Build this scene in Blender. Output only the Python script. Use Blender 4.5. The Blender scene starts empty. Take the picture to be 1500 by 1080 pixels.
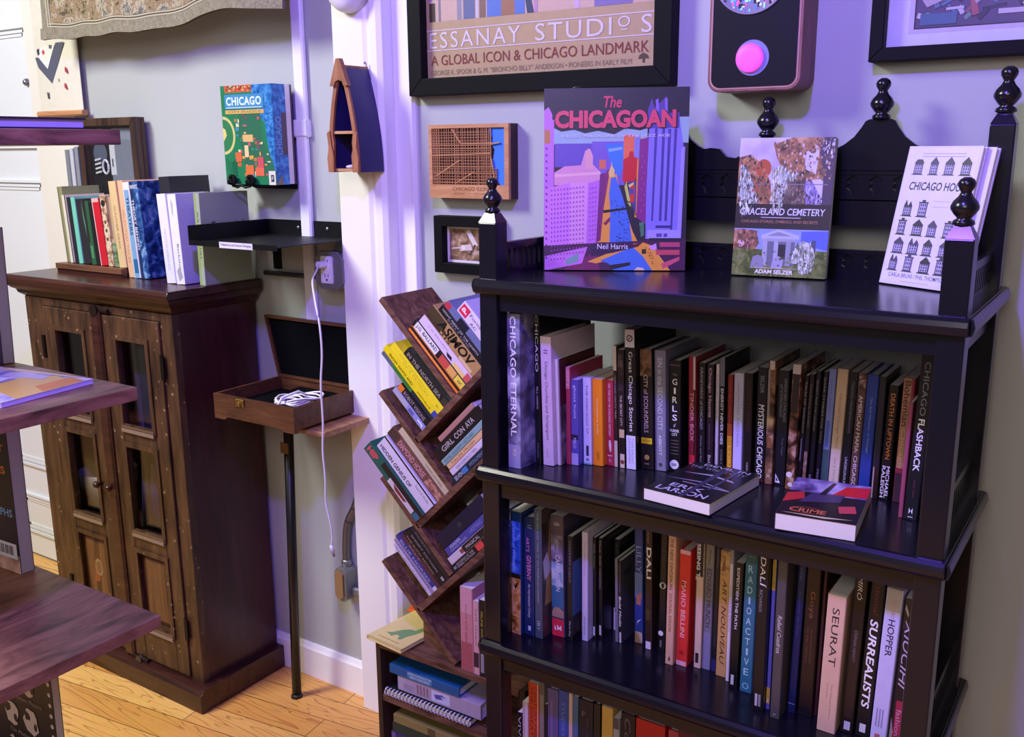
import bpy, bmesh, math, random
from mathutils import Vector, Matrix
rnd = random.Random(7)
C = bpy.context.scene.collection
S = bpy.context.scene
PI = math.pi

# ------------------------------------------------------------------ camera
cd = bpy.data.cameras.new('camera'); cam = bpy.data.objects.new('camera', cd); C.objects.link(cam)
S.camera = cam
cd.sensor_fit = 'HORIZONTAL'; cd.sensor_width = 36.0; cd.lens = 36.0 * 1416.1 / 1500.0
cd.clip_start = 0.02
_yaw, _pitch, _roll = -0.5865, 0.225, -0.0085
_f = Vector((math.sin(_yaw)*math.cos(_pitch), math.cos(_yaw)*math.cos(_pitch), -math.sin(_pitch)))
_r = Vector((math.cos(_yaw), -math.sin(_yaw), 0)); _u = _r.cross(_f)
_c, _s = math.cos(_roll), math.sin(_roll)
_r2 = _c*_r + _s*_u; _u2 = -_s*_r + _c*_u
cam.matrix_world = Matrix(((_r2.x, _u2.x, -_f.x, 0), (_r2.y, _u2.y, -_f.y, 0), (_r2.z, _u2.z, -_f.z, 1.45), (0, 0, 0, 1)))

# ------------------------------------------------------------------ light
w = bpy.data.worlds.new('world'); S.world = w; w.use_nodes = True
w.node_tree.nodes['Background'].inputs[0].default_value = (0.95, 0.80, 0.80, 1)
w.node_tree.nodes['Background'].inputs[1].default_value = 0.13
def area(name, loc, target, size, energy, color):
    l = bpy.data.lights.new(name, 'AREA'); l.shape = 'DISK'; l.size = size; l.energy = energy; l.color = color
    o = bpy.data.objects.new(name, l); C.objects.link(o); o.location = loc
    o.rotation_euler = (Vector(target) - Vector(loc)).to_track_quat('-Z', 'Y').to_euler()
    return o
area('violet_spot', (-0.45, 0.22, 2.45), (-0.8, 1.7, 1.0), 0.12, 44.0, (0.19, 0.09, 1.0))
area('downlight', (-2.20, 0.45, 2.66), (-2.15, 0.75, 0.0), 0.35, 9.0, (1.0, 0.93, 0.82)).data.spread = math.radians(100)
area('shop_light', (-2.85, -0.20, 2.95), (-1.7, 1.7, 0.6), 0.8, 77.0, (0.97, 1.0, 0.97))
area('front_fill', (0.10, -2.00, 2.45), (-0.8, 1.7, 0.9), 1.5, 36.0, (1.0, 0.88, 0.86))  # added fill from behind the camera, brightens the bookcase side
S.view_settings.view_transform = 'Standard'; S.view_settings.look = 'None'
S.view_settings.gamma = 1.0; S.view_settings.use_curve_mapping = False
S.view_settings.exposure = 0.0

# ------------------------------------------------------------------ materials
_mats = {}
def lin(hexc):
    hexc = hexc.lstrip('#'); out = []
    for i in (0, 2, 4):
        v = int(hexc[i:i+2], 16)/255.0
        out.append(v/12.92 if v <= 0.04045 else ((v+0.055)/1.055)**2.4)
    return (*out, 1.0)
def _new(name):
    m = bpy.data.materials.new(name); m.use_nodes = True
    nt = m.node_tree; return m, nt, nt.nodes['Principled BSDF']
def ink(hexc, rough=0.38, metal=0.0, var=0.08, scale=60.0, spec=0.5):
    """a plain colour with a faint procedural mottle"""
    k = ('ink', hexc, rough, metal, var, spec)
    if k in _mats: return _mats[k]
    m, nt, b = _new('ink_' + hexc.strip('#'))
    n = nt.nodes.new('ShaderNodeTexNoise'); n.inputs['Scale'].default_value = scale; n.inputs['Detail'].default_value = 3
    mx = nt.nodes.new('ShaderNodeMix'); mx.data_type = 'RGBA'
    c = lin(hexc)
    mx.inputs[6].default_value = tuple(v*(1-var) for v in c[:3]) + (1,)
    mx.inputs[7].default_value = tuple(min(1, v*(1+var)) for v in c[:3]) + (1,)
    tc = nt.nodes.new('ShaderNodeTexCoord')
    nt.links.new(tc.outputs['Object'], n.inputs['Vector'])
    nt.links.new(n.outputs[0], mx.inputs[0]); nt.links.new(mx.outputs[2], b.inputs['Base Color'])
    b.inputs['Roughness'].default_value = rough; b.inputs['Metallic'].default_value = metal
    b.inputs['Specular IOR Level'].default_value = spec
    _mats[k] = m; return m
def photo(cols, scale=30.0, detail=4.0, rough=0.3, stretch=(1, 1, 1), dist=0.6, seed=0.0):
    """a printed picture: noise through a colour ramp"""
    k = ('photo', tuple(cols), scale, detail, rough, stretch, dist, seed)
    if k in _mats: return _mats[k]
    m, nt, b = _new('print')
    tc = nt.nodes.new('ShaderNodeTexCoord'); mp = nt.nodes.new('ShaderNodeMapping')
    mp.inputs['Scale'].default_value = stretch; mp.inputs['Location'].default_value = (seed, seed*0.7, seed*1.3)
    n = nt.nodes.new('ShaderNodeTexNoise'); n.inputs['Scale'].default_value = scale
    n.inputs['Detail'].default_value = detail; n.inputs['Distortion'].default_value = dist
    r = nt.nodes.new('ShaderNodeValToRGB'); e = r.color_ramp.elements
    while len(e) < len(cols): e.new(0.5)
    for i, cc in enumerate(cols):
        e[i].position = 0.30 + 0.40*i/max(1, len(cols)-1); e[i].color = lin(cc)
    nt.links.new(tc.outputs['Object'], mp.inputs[0]); nt.links.new(mp.outputs[0], n.inputs['Vector'])
    nt.links.new(n.outputs[0], r.inputs[0]); nt.links.new(r.outputs[0], b.inputs['Base Color'])
    b.inputs['Roughness'].default_value = rough
    _mats[k] = m; return m
def wood(name, c1, c2, c3, axis='X', scale=6.0, rough=0.45, stretch=12.0, bump=0.15):
    k = ('wood', name)
    if k in _mats: return _mats[k]
    m, nt, b = _new(name)
    tc = nt.nodes.new('ShaderNodeTexCoord'); mp = nt.nodes.new('ShaderNodeMapping')
    st = {'X': (1/stretch*3, 3, 3), 'Y': (3, 1/stretch*3, 3), 'Z': (3, 3, 1/stretch*3)}[axis]
    mp.inputs['Scale'].default_value = st
    n = nt.nodes.new('ShaderNodeTexNoise'); n.inputs['Scale'].default_value = scale*2; n.inputs['Detail'].default_value = 7
    n.inputs['Distortion'].default_value = 1.2; n.inputs['Roughness'].default_value = 0.62
    r = nt.nodes.new('ShaderNodeValToRGB'); e = r.color_ramp.elements; e.new(0.5)
    for i, (p, cc) in enumerate(((0.32, c1), (0.5, c2), (0.70, c3))): e[i].position = p; e[i].color = lin(cc)
    bp = nt.nodes.new('ShaderNodeBump'); bp.inputs['Strength'].default_value = bump; bp.inputs['Distance'].default_value = 0.002
    nt.links.new(tc.outputs['Object'], mp.inputs[0]); nt.links.new(mp.outputs[0], n.inputs['Vector'])
    nt.links.new(n.outputs[0], r.inputs[0]); nt.links.new(r.outputs[0], b.inputs['Base Color'])
    nt.links.new(n.outputs[0], bp.inputs['Height']); nt.links.new(bp.outputs[0], b.inputs['Normal'])
    b.inputs['Roughness'].default_value = rough
    _mats[k] = m; return m
def emit(hexc, strength):
    k = ('emit', hexc, strength)
    if k in _mats: return _mats[k]
    m, nt, b = _new('lit_' + hexc.strip('#'))
    b.inputs['Base Color'].default_value = lin(hexc); b.inputs['Emission Color'].default_value = lin(hexc)
    b.inputs['Emission Strength'].default_value = strength
    n = nt.nodes.new('ShaderNodeTexNoise'); n.inputs['Scale'].default_value = 40
    mr = nt.nodes.new('ShaderNodeMapRange'); mr.inputs[3].default_value = strength*0.93; mr.inputs[4].default_value = strength*1.07
    nt.links.new(n.outputs[0], mr.inputs[0]); nt.links.new(mr.outputs[0], b.inputs['Emission Strength'])
    _mats[k] = m; return m
def glass():
    k = 'glass'
    if k in _mats: return _mats[k]
    m = bpy.data.materials.new('pane_glass'); m.use_nodes = True; nt = m.node_tree; nt.nodes.clear()
    o = nt.nodes.new('ShaderNodeOutputMaterial'); t = nt.nodes.new('ShaderNodeBsdfTransparent'); g = nt.nodes.new('ShaderNodeBsdfGlossy')
    g.inputs['Roughness'].default_value = 0.06; t.inputs[0].default_value = (0.97, 0.98, 0.975, 1)
    lw = nt.nodes.new('ShaderNodeLayerWeight'); lw.inputs[0].default_value = 0.5
    pw = nt.nodes.new('ShaderNodeMath'); pw.operation = 'POWER'; pw.inputs[1].default_value = 3.0
    ma = nt.nodes.new('ShaderNodeMath'); ma.operation = 'MULTIPLY_ADD'; ma.inputs[1].default_value = 0.55; ma.inputs[2].default_value = 0.035
    mx = nt.nodes.new('ShaderNodeMixShader')
    nt.links.new(lw.outputs['Facing'], pw.inputs[0]); nt.links.new(pw.outputs[0], ma.inputs[0]); nt.links.new(ma.outputs[0], mx.inputs[0]); nt.links.new(t.outputs[0], mx.inputs[1]); nt.links.new(g.outputs[0], mx.inputs[2])
    nt.links.new(mx.outputs[0], o.inputs[0])
    _mats[k] = m; return m
def mat_floor():
    m, nt, b = _new('oak_floor')
    tc = nt.nodes.new('ShaderNodeTexCoord'); mp = nt.nodes.new('ShaderNodeMapping')
    mp.inputs['Rotation'].default_value = (0, 0, math.radians(-7.0))
    br = nt.nodes.new('ShaderNodeTexBrick'); br.offset = 0.37; br.offset_frequency = 2
    br.inputs['Scale'].default_value = 1.0; br.inputs['Brick Width'].default_value = 0.9; br.inputs['Row Height'].default_value = 0.082
    br.inputs['Mortar Size'].default_value = 0.0012; br.inputs['Bias'].default_value = 0.0
    br.inputs['Color1'].default_value = lin('#d2944a'); br.inputs['Color2'].default_value = lin('#ecb86c'); br.inputs['Mortar'].default_value = lin('#6b4320')
    # cathedral grain: distorted bands stretched along the plank
    mp2 = nt.nodes.new('ShaderNodeMapping'); mp2.inputs['Rotation'].default_value = (0, 0, math.radians(-7.0)); mp2.inputs['Scale'].default_value = (1.3, 12, 1)
    n = nt.nodes.new('ShaderNodeTexNoise'); n.inputs['Scale'].default_value = 1.6; n.inputs['Detail'].default_value = 2.0; n.inputs['Distortion'].default_value = 0.4
    wv = nt.nodes.new('ShaderNodeMath'); wv.operation = 'MULTIPLY'; wv.inputs[1].default_value = 11.0
    fr = nt.nodes.new('ShaderNodeMath'); fr.operation = 'FRACT'
    r = nt.nodes.new('ShaderNodeValToRGB'); e = r.color_ramp.elements
    e[0].position = 0.0; e[0].color = (0.36, 0.25, 0.15, 1); e[1].position = 0.22; e[1].color = (1, 1, 1, 1)
    n2 = nt.nodes.new('ShaderNodeTexNoise'); n2.inputs['Scale'].default_value = 14; n2.inputs['Detail'].default_value = 6
    mx = nt.nodes.new('ShaderNodeMix'); mx.data_type = 'RGBA'; mx.blend_type = 'MULTIPLY'; mx.inputs[0].default_value = 0.75
    mx2 = nt.nodes.new('ShaderNodeMix'); mx2.data_type = 'RGBA'; mx2.blend_type = 'OVERLAY'; mx2.inputs[0].default_value = 0.25
    L = nt.links.new
    L(tc.outputs['Object'], mp.inputs[0]); L(mp.outputs[0], br.inputs['Vector']); L(tc.outputs['Object'], mp2.inputs[0]); L(mp2.outputs[0], n.inputs['Vector']); L(mp2.outputs[0], n2.inputs['Vector'])
    L(n.outputs[0], wv.inputs[0]); L(wv.outputs[0], fr.inputs[0]); L(fr.outputs[0], r.inputs[0])
    L(br.outputs['Color'], mx.inputs[6]); L(r.outputs[0], mx.inputs[7]); L(mx.outputs[2], mx2.inputs[6]); L(n2.outputs[1], mx2.inputs[7])
    L(mx2.outputs[2], b.inputs['Base Color']); b.inputs['Roughness'].default_value = 0.38
    return m
def mat_paint(name, hexc, rough=0.55, bump=0.06, sc=140):
    m, nt, b = _new(name); n = nt.nodes.new('ShaderNodeTexNoise'); n.inputs['Scale'].default_value = sc; n.inputs['Detail'].default_value = 4
    n2 = nt.nodes.new('ShaderNodeTexNoise'); n2.inputs['Scale'].default_value = 3.0
    mx = nt.nodes.new('ShaderNodeMix'); mx.data_type = 'RGBA'; c = lin(hexc)
    mx.inputs[6].default_value = tuple(v*0.95 for v in c[:3]) + (1,); mx.inputs[7].default_value = tuple(v*1.04 for v in c[:3]) + (1,)
    bp = nt.nodes.new('ShaderNodeBump'); bp.inputs['Strength'].default_value = bump; bp.inputs['Distance'].default_value = 0.002
    tc = nt.nodes.new('ShaderNodeTexCoord')
    for q in (n, n2): nt.links.new(tc.outputs['Object'], q.inputs['Vector'])
    nt.links.new(n2.outputs[0], mx.inputs[0]); nt.links.new(mx.outputs[2], b.inputs['Base Color'])
    nt.links.new(n.outputs[0], bp.inputs['Height']); nt.links.new(bp.outputs[0], b.inputs['Normal'])
    b.inputs['Roughness'].default_value = rough
    return m
def mat_carved():
    """brown carved wood with small worn, paler nicks"""
    m, nt, b = _new('carved_brown_wood')
    tc = nt.nodes.new('ShaderNodeTexCoord'); mp = nt.nodes.new('ShaderNodeMapping'); mp.inputs['Scale'].default_value = (6, 6, 1.2)
    n = nt.nodes.new('ShaderNodeTexNoise'); n.inputs['Scale'].default_value = 7; n.inputs['Detail'].default_value = 7
    r = nt.nodes.new('ShaderNodeValToRGB'); e = r.color_ramp.elements; e.new(0.5)
    for i, (p, cc) in enumerate(((0.3, '#2c1a12'), (0.5, '#47301f'), (0.72, '#5f412a'))): e[i].position = p; e[i].color = lin(cc)
    v = nt.nodes.new('ShaderNodeTexVoronoi'); v.inputs['Scale'].default_value = 42
    lt = nt.nodes.new('ShaderNodeMapRange'); lt.inputs[1].default_value = 0.10; lt.inputs[2].default_value = 0.21; lt.inputs[3].default_value = 0.8; lt.inputs[4].default_value = 0.0
    mx = nt.nodes.new('ShaderNodeMix'); mx.data_type = 'RGBA'; mx.inputs[7].default_value = lin('#a98a68')
    nm = nt.nodes.new('ShaderNodeTexNoise'); nm.inputs['Scale'].default_value = 16
    mm = nt.nodes.new('ShaderNodeMapRange'); mm.inputs[1].default_value = 0.45; mm.inputs[2].default_value = 0.62
    ml = nt.nodes.new('ShaderNodeMath'); ml.operation = 'MULTIPLY'
    bp = nt.nodes.new('ShaderNodeBump'); bp.inputs['Strength'].default_value = 0.3; bp.inputs['Distance'].default_value = 0.003
    L = nt.links.new
    L(tc.outputs['Object'], mp.inputs[0]); L(mp.outputs[0], n.inputs['Vector']); L(n.outputs[0], r.inputs[0]); L(r.outputs[0], mx.inputs[6])
    L(tc.outputs['Object'], v.inputs['Vector']); L(v.outputs['Distance'], lt.inputs[0]); L(tc.outputs['Object'], nm.inputs['Vector']); L(nm.outputs[0], mm.inputs[0])
    L(lt.outputs[0], ml.inputs[0]); L(mm.outputs[0], ml.inputs[1]); L(ml.outputs[0], mx.inputs[0]); L(mx.outputs[2], b.inputs['Base Color'])
    L(n.outputs[0], bp.inputs['Height']); L(bp.outputs[0], b.inputs['Normal']); b.inputs['Roughness'].default_value = 0.42
    return m

M_WALL = mat_paint('grey_wall_paint', '#b0b4b0')
M_TRIM = mat_paint('white_trim_paint', '#efedeb', 0.35, 0.03)
M_CREAM = mat_paint('cream_casing_paint', '#e4e1d2', 0.4, 0.03)
M_DOOR = mat_paint('white_door_paint', '#e3e8e8', 0.4, 0.02)
M_FLOOR = mat_floor()
M_BLACK = ink('#13121a', 0.22, var=0.15, scale=25)
M_DARK = wood('dark_cabinet_wood', '#25120f', '#3a1c17', '#4c2a20', 'X', 5, 0.28, 14)
M_SIDE = wood('cabinet_side_wood', '#2c1216', '#3b181b', '#472126', 'Z', 3, 0.33, 6, 0.05)
M_CARVED = mat_carved()
M_PANEL = wood('cabinet_panel_wood', '#432a17', '#69472a', '#7d5733', 'Z', 5, 0.45, 10)
M_TREE = wood('walnut_tree_shelf', '#3a231a', '#674437', '#86604d', 'X', 8, 0.5, 5, 0.1)
M_RACK = wood('red_brown_shelf', '#3c2523', '#835846', '#aa7d66', 'Y', 3.2, 0.42, 4, 0.1)
M_BOX = wood('wooden_case', '#3f2416', '#583420', '#6b4428', 'X', 8, 0.45, 8)
M_PALE = wood('pale_shelf_wood', '#8d6246', '#a97a57', '#bd8e68', 'X', 8, 0.5, 10)
M_PAPER = ink('#e6e2d8', 0.7, var=0.05, scale=300)
M_PAPER2 = ink('#cfc6b4', 0.75, var=0.06, scale=300)
M_STEEL = ink('#8f9096', 0.35, 0.85)
M_BLACKMETAL = ink('#09090c', 0.45, 0.0, spec=0.3)
M_FRAME = ink('#08070a', 0.6, spec=0.15)
M_WHITEPL = ink('#e9e7ee', 0.4)
M_GLASS = glass()

# ------------------------------------------------------------------ mesh builder
class MB:
    def __init__(s): s.v = []; s.f = []; s.m = []; s.mats = []; s.T = None
    def mi(s, mat):
        if isinstance(mat, str): mat = ink(mat)
        if mat not in s.mats: s.mats.append(mat)
        return s.mats.index(mat)
    def pt(s, p):
        p = Vector(p)
        if s.T is not None: p = s.T @ p
        s.v.append(p); return len(s.v)-1
    def poly(s, pts, mat):
        i = s.mi(mat); s.f.append([s.pt(p) for p in pts]); s.m.append(i)
    def box(s, x0, x1, y0, y1, z0, z1, mat, c=0.0):
        """box; c > 0 chamfers the four edges along its longest axis"""
        if c <= 0:
            P = [(x, y, z) for x in (x0, x1) for y in (y0, y1) for z in (z0, z1)]
            ids = [s.pt(p) for p in P]; i = s.mi(mat)
            for q in ((0,1,3,2),(4,6,7,5),(0,4,5,1),(2,3,7,6),(0,2,6,4),(1,5,7,3)):
                s.f.append([ids[k] for k in q]); s.m.append(i)
            return
        d = (x1-x0, y1-y0, z1-z0); ax = d.index(max(d))
        r = [(x0, x1), (y0, y1), (z0, z1)]; a, b = [k for k in range(3) if k != ax]
        (a0, a1), (b0, b1) = r[a], r[b]
        pl = [(a0+c, b0), (a1-c, b0), (a1, b0+c), (a1, b1-c), (a1-c, b1), (a0+c, b1), (a0, b1-c), (a0, b0+c)]
        def mk(p, t):
            q = [0, 0, 0]; q[a] = p[0]; q[b] = p[1]; q[ax] = t; return q
        s.prism_raw([mk(p, r[ax][0]) for p in pl], [mk(p, r[ax][1]) for p in pl], mat)
    def prism_raw(s, A, B, mat):
        i = s.mi(mat); a = [s.pt(p) for p in A]; b = [s.pt(p) for p in B]; n = len(a)
        s.f.append(a[::-1]); s.m.append(i); s.f.append(b); s.m.append(i)
        for k in range(n):
            s.f.append([a[k], a[(k+1) % n], b[(k+1) % n], b[k]]); s.m.append(i)
    def prism(s, pts, axis, lo, hi, mat):
        """pts 2-D in the other two axes (x,z for Y; y,z for X; x,y for Z)"""
        def mk(p, t): return (t, p[0], p[1]) if axis == 'X' else ((p[0], t, p[1]) if axis == 'Y' else (p[0], p[1], t))
        s.prism_raw([mk(p, lo) for p in pts], [mk(p, hi) for p in pts], mat)
    def lathe(s, prof, c, mat, seg=20, axis='Z'):
        i = s.mi(mat); rings = []
        for r, t in prof:
            ring = []
            for k in range(seg):
                a = 2*PI*k/seg; u, v = r*math.cos(a), r*math.sin(a)
                p = (c[0]+u, c[1]+v, c[2]+t) if axis == 'Z' else ((c[0]+u, c[1]+t, c[2]+v) if axis == 'Y' else (c[0]+t, c[1]+u, c[2]+v))
                ring.append(s.pt(p))
            rings.append(ring)
        for a, b in zip(rings, rings[1:]):
            for k in range(seg):
                s.f.append([a[k], a[(k+1) % seg], b[(k+1) % seg], b[k]]); s.m.append(i)
        s.f.append(rings[0][::-1]); s.m.append(i); s.f.append(rings[-1]); s.m.append(i)
    def tube(s, path, r, mat, seg=8):
        path = [Vector(p) for p in path]; i = s.mi(mat); rings = []
        for k, p in enumerate(path):
            t = (path[min(k+1, len(path)-1)] - path[max(k-1, 0)]).normalized()
            up = Vector((0, 0, 1)) if abs(t.z) < 0.9 else Vector((0, 1, 0))
            n = t.cross(up).normalized(); b = t.cross(n)
            rings.append([s.pt(p + r*(math.cos(2*PI*j/seg)*n + math.sin(2*PI*j/seg)*b)) for j in range(seg)])
        for a, b in zip(rings, rings[1:]):
            for k in range(seg):
                s.f.append([a[k], a[(k+1) % seg], b[(k+1) % seg], b[k]]); s.m.append(i)
        s.f.append(rings[0][::-1]); s.m.append(i); s.f.append(rings[-1]); s.m.append(i)
    def build(s, name, parent=None, smooth=False, kind=None):
        loc = Vector((0, 0, 0)) if parent is None else world_loc(parent)
        if parent is None:                       # a thing that is one mesh: origin at its base
            xs = [p.x for p in s.v]; ys = [p.y for p in s.v]; zs = [p.z for p in s.v]
            loc = Vector(((min(xs)+max(xs))/2, (min(ys)+max(ys))/2, min(zs)))
        me = bpy.data.meshes.new(name); me.from_pydata([p-loc for p in s.v], [], s.f)
        for m in s.mats: me.materials.append(m)
        me.polygons.foreach_set('material_index', s.m)
        if smooth: me.polygons.foreach_set('use_smooth', [True]*len(s.f))
        bm = bmesh.new(); bm.from_mesh(me); bmesh.ops.recalc_face_normals(bm, faces=bm.faces); bm.to_mesh(me); bm.free()
        me.update()
        o = bpy.data.objects.new(name, me); C.objects.link(o)
        if parent is None: o.location = loc
        else: o.parent = parent
        if kind: o['kind'] = kind
        return o
def world_loc(o):
    p = Vector(o.location)
    while o.parent: o = o.parent; p = p + Vector(o.location)
    return p
def soft(o, wdt=0.002, seg=2):
    b = o.modifiers.new('edge', 'BEVEL'); b.width = wdt; b.segments = seg; b.limit_method = 'ANGLE'; b.angle_limit = math.radians(40)
    return o
def tag(o, label, cat, group=None):
    o['label'] = label; o['category'] = cat
    if group: o['group'] = group
    return o
def thing(name, loc, label, cat, group=None):
    o = bpy.data.objects.new(name, None); C.objects.link(o); o.location = loc; o.empty_display_size = 0.05
    return tag(o, label, cat, group)
def one(mb, name, label, cat, group=None, smooth=False):
    return tag(mb.build(name, None, smooth), label, cat, group)

# lettering: glyph outlines laid as thin printed faces
_tc = bpy.data.curves.new('lettering', 'FONT'); _tc.resolution_u = 3
_to = bpy.data.objects.new('lettering', _tc); _gl = {}
def glyphs(text, shear=0.0, bold=0.0, space=1.0):
    k = (text, shear, bold, space)
    if k not in _gl:
        _tc.body = text; _tc.shear = shear; _tc.offset = bold; _tc.space_character = space
        me = _to.to_mesh(); vs = [(v.co.x, v.co.y) for v in me.vertices]; fs = [list(p.vertices) for p in me.polygons]; _to.to_mesh_clear()
        if vs:
            x0 = min(v[0] for v in vs); x1 = max(v[0] for v in vs); y0 = min(v[1] for v in vs); y1 = max(v[1] for v in vs)
            vs = [((x-x0)/max(1e-6, x1-x0), (y-y0)/max(1e-6, y1-y0)) for x, y in vs]
        _gl[k] = (vs, fs)
    return _gl[k]
def put_text(mb, text, O, A, B, mat, **kw):
    """fits the text's ink box into the parallelogram O, O+A (reading way), O+B (letter height)"""
    vs, fs = glyphs(text, **kw); i = mb.mi(mat); ids = [mb.pt(O + A*x + B*y) for x, y in vs]
    for f in fs: mb.f.append([ids[k] for k in f]); mb.m.append(i)
def decorate(mb, O, U, V, N, decos, e0=0.00015):
    """prints on a face: O corner, U and V full edge vectors, N outward. Entries use fractions of U and V."""
    W, H = U.length, V.length; Un, Vn = U/W, V/H; st0 = min(0.00004, 0.0012/max(1, len(decos)))
    for n, d in enumerate(decos):
        o = O + N*(e0 + st0*n); k = d[0]
        if k == 'r':
            _, u0, u1, v0, v1, m = d; mb.poly([o+U*u0+V*v0, o+U*u1+V*v0, o+U*u1+V*v1, o+U*u0+V*v1], m)
        elif k == 'p': mb.poly([o+U*a+V*b for a, b in d[1]], d[2])
        elif k == 'c':
            _, u, v, r, m = d[:5]; q = d[5] if len(d) > 5 else 1.0
            mb.poly([o+U*u+V*v+Un*(r*math.cos(2*PI*j/24))+Vn*(r*q*math.sin(2*PI*j/24)) for j in range(24)], m)
        elif k == 't':            # reads downwards
            _, s, vt, vb, u0, u1, m = d[:7]; kw = d[7] if len(d) > 7 else {}
            put_text(mb, s, o+U*u0+V*vt, V*(vb-vt), U*(u1-u0), m, **kw)
        elif k == 'h':            # level
            _, s, u0, u1, v0, v1, m = d[:7]; kw = d[7] if len(d) > 7 else {}
            put_text(mb, s, o+U*u0+V*v0, U*(u1-u0), V*(v1-v0), m, **kw)
        elif k == 's':            # letters stacked upright
            _, s, vt, vb, u0, u1, m = d[:7]; n2 = len(s); st = (vt-vb)/n2
            for j, ch in enumerate(s):
                if ch == ' ': continue
                q = 0.30 if ch == 'I' else 0.0
                a, b = u0+(u1-u0)*q, u1-(u1-u0)*q
                put_text(mb, ch, o+U*a+V*(vt-st*(j+0.82)), U*(b-a), V*(st*0.68), m, bold=0.01)

def scatter(region, n, cols, s0, s1, seed=1, tall=1.0):
    """many small irregular dabs of print inside a region (fractions of the face)"""
    q = random.Random(seed); out = []; xs = [p[0] for p in region]; ys = [p[1] for p in region]
    while len(out) < n:
        x, y = q.uniform(min(xs), max(xs)), q.uniform(min(ys), max(ys)); ins = False
        for (ax, ay), (bx_, by_) in zip(region, region[1:]+region[:1]):
            if (ay > y) != (by_ > y) and x < (bx_-ax)*(y-ay)/(by_-ay)+ax: ins = not ins
        if not ins: continue
        r = q.uniform(s0, s1); t = q.uniform(0, 6.28)
        out.append(('p', [(min(1, max(0, x+r*math.cos(t+k*1.2566)*q.uniform(.6, 1.2))), min(1, max(0, y+r*tall*math.sin(t+k*1.2566)*q.uniform(.6, 1.2)))) for k in range(5)], q.choice(cols)))
    return out

# ------------------------------------------------------------------ the setting
YW = 1.75
def struct(mb, name, smooth=False): return mb.build(name, None, smooth, kind='structure')
m = MB(); m.poly([(-4.6, -1.2, 0), (1.6, -1.2, 0), (1.6, 1.80, 0), (-4.6, 1.80, 0)], M_FLOOR); struct(m, 'floor')
m = MB(); m.box(-2.70, 1.6, YW, 1.87, 0, 3.3, M_WALL); m.box(-4.6, -3.52, YW, 1.87, 0, 3.3, M_WALL); m.box(-3.52, -2.70, YW, 1.87, 2.12, 3.3, M_WALL); struct(m, 'wall_back')
m = MB()
m.prism([(1.737, 0), (YW, 0), (YW, 0.098), (1.745, 0.098), (1.741, 0.088), (1.737, 0.082)], 'X', -2.70, -1.612, M_TRIM); struct(m, 'baseboard_back')
# white pilaster / casing between the two stretches of wall
m = MB(); m.box(-1.612, -1.520, 1.70, 1.7499, 0, 3.3, M_TRIM)
m.prism([(-1.520, 1.70), (-1.512, 1.705), (-1.506, 1.705), (-1.500, 1.700), (-1.482, 1.700), (-1.470, 1.708), (-1.468, 1.7499), (-1.520, 1.7499)], 'Z', 0, 3.3, M_TRIM)
m.box(-1.468, -1.424, 1.738, 1.7499, 0, 3.3, M_TRIM); m.prism([(-1.424, 1.734), (-1.414, 1.732), (-1.408, 1.740), (-1.408, 1.7499), (-1.424, 1.7499)], 'Z', 0, 3.3, M_TRIM)
soft(struct(m, 'trim_1'), 0.0015)
# cream casing of the doorway, and the white door
m = MB(); m.box(-2.915, -2.700, 1.742, 1.80, 0, 2.12, M_CREAM, 0.004); m.box(-3.60, -3.40, 1.742, 1.80, 0, 2.12, M_CREAM, 0.004); m.box(-3.60, -2.70, 1.742, 1.80, 2.12, 2.30, M_CREAM, 0.004)
struct(m, 'trim_2')
d = MB(); d.box(-3.40, -2.917, 1.79, 1.83, 0.012, 2.11, M_DOOR); dr = d.build('door_1', None, kind='structure')
def moulding(mb, x0, x1, z0, z1, y, wd=0.03):
    for k, (g, dp) in enumerate(((0, 0.010), (wd*0.45, 0.006), (wd*0.8, 0.003))):
        a, b, c2, d2 = x0+g, x1-g, z0+g, z1-g; t = wd*0.28
        mb.box(a, b, y-dp, y+0.001, c2, c2+t, M_DOOR); mb.box(a, b, y-dp, y+0.001, d2-t, d2, M_DOOR)
        mb.box(a, a+t, y-dp, y+0.001, c2, d2, M_DOOR); mb.box(b-t, b, y-dp, y+0.001, c2, d2, M_DOOR)
for z0, z1 in ((1.46, 1.83), (0.36, 1.36), (0.10, 0.25)):
    p = MB(); moulding(p, -3.33, -2.965, z0, z1, 1.79); p.build('door_moulding', dr)
p = MB(); p.lathe([(0.012, 0), (0.012, -0.01), (0.007, -0.018), (0.004, -0.02)], (-2.925, 1.7899, 1.788), M_STEEL, 16, 'Y'); p.build('door_knob', dr, True)
p = MB(); p.lathe([(0.012, 0), (0.012, -0.01), (0.007, -0.018), (0.004, -0.02)], (-2.99, 1.7899, 1.66), M_STEEL, 16, 'Y'); p.build('door_knob', dr, True)
p = MB(); p.box(-2.742, -2.724, 1.722, 1.742, 1.318, 1.345, M_BLACKMETAL, 0.004); p.lathe([(0.004, 0), (0.004, -0.016), (0.008, -0.018), (0.008, -0.026), (0.003, -0.03)], (-2.733, 1.722, 1.331), M_BLACKMETAL, 12, 'Y')
one(p, 'latch', 'small black latch on the cream door casing beside the olive book', 'latch')

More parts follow.
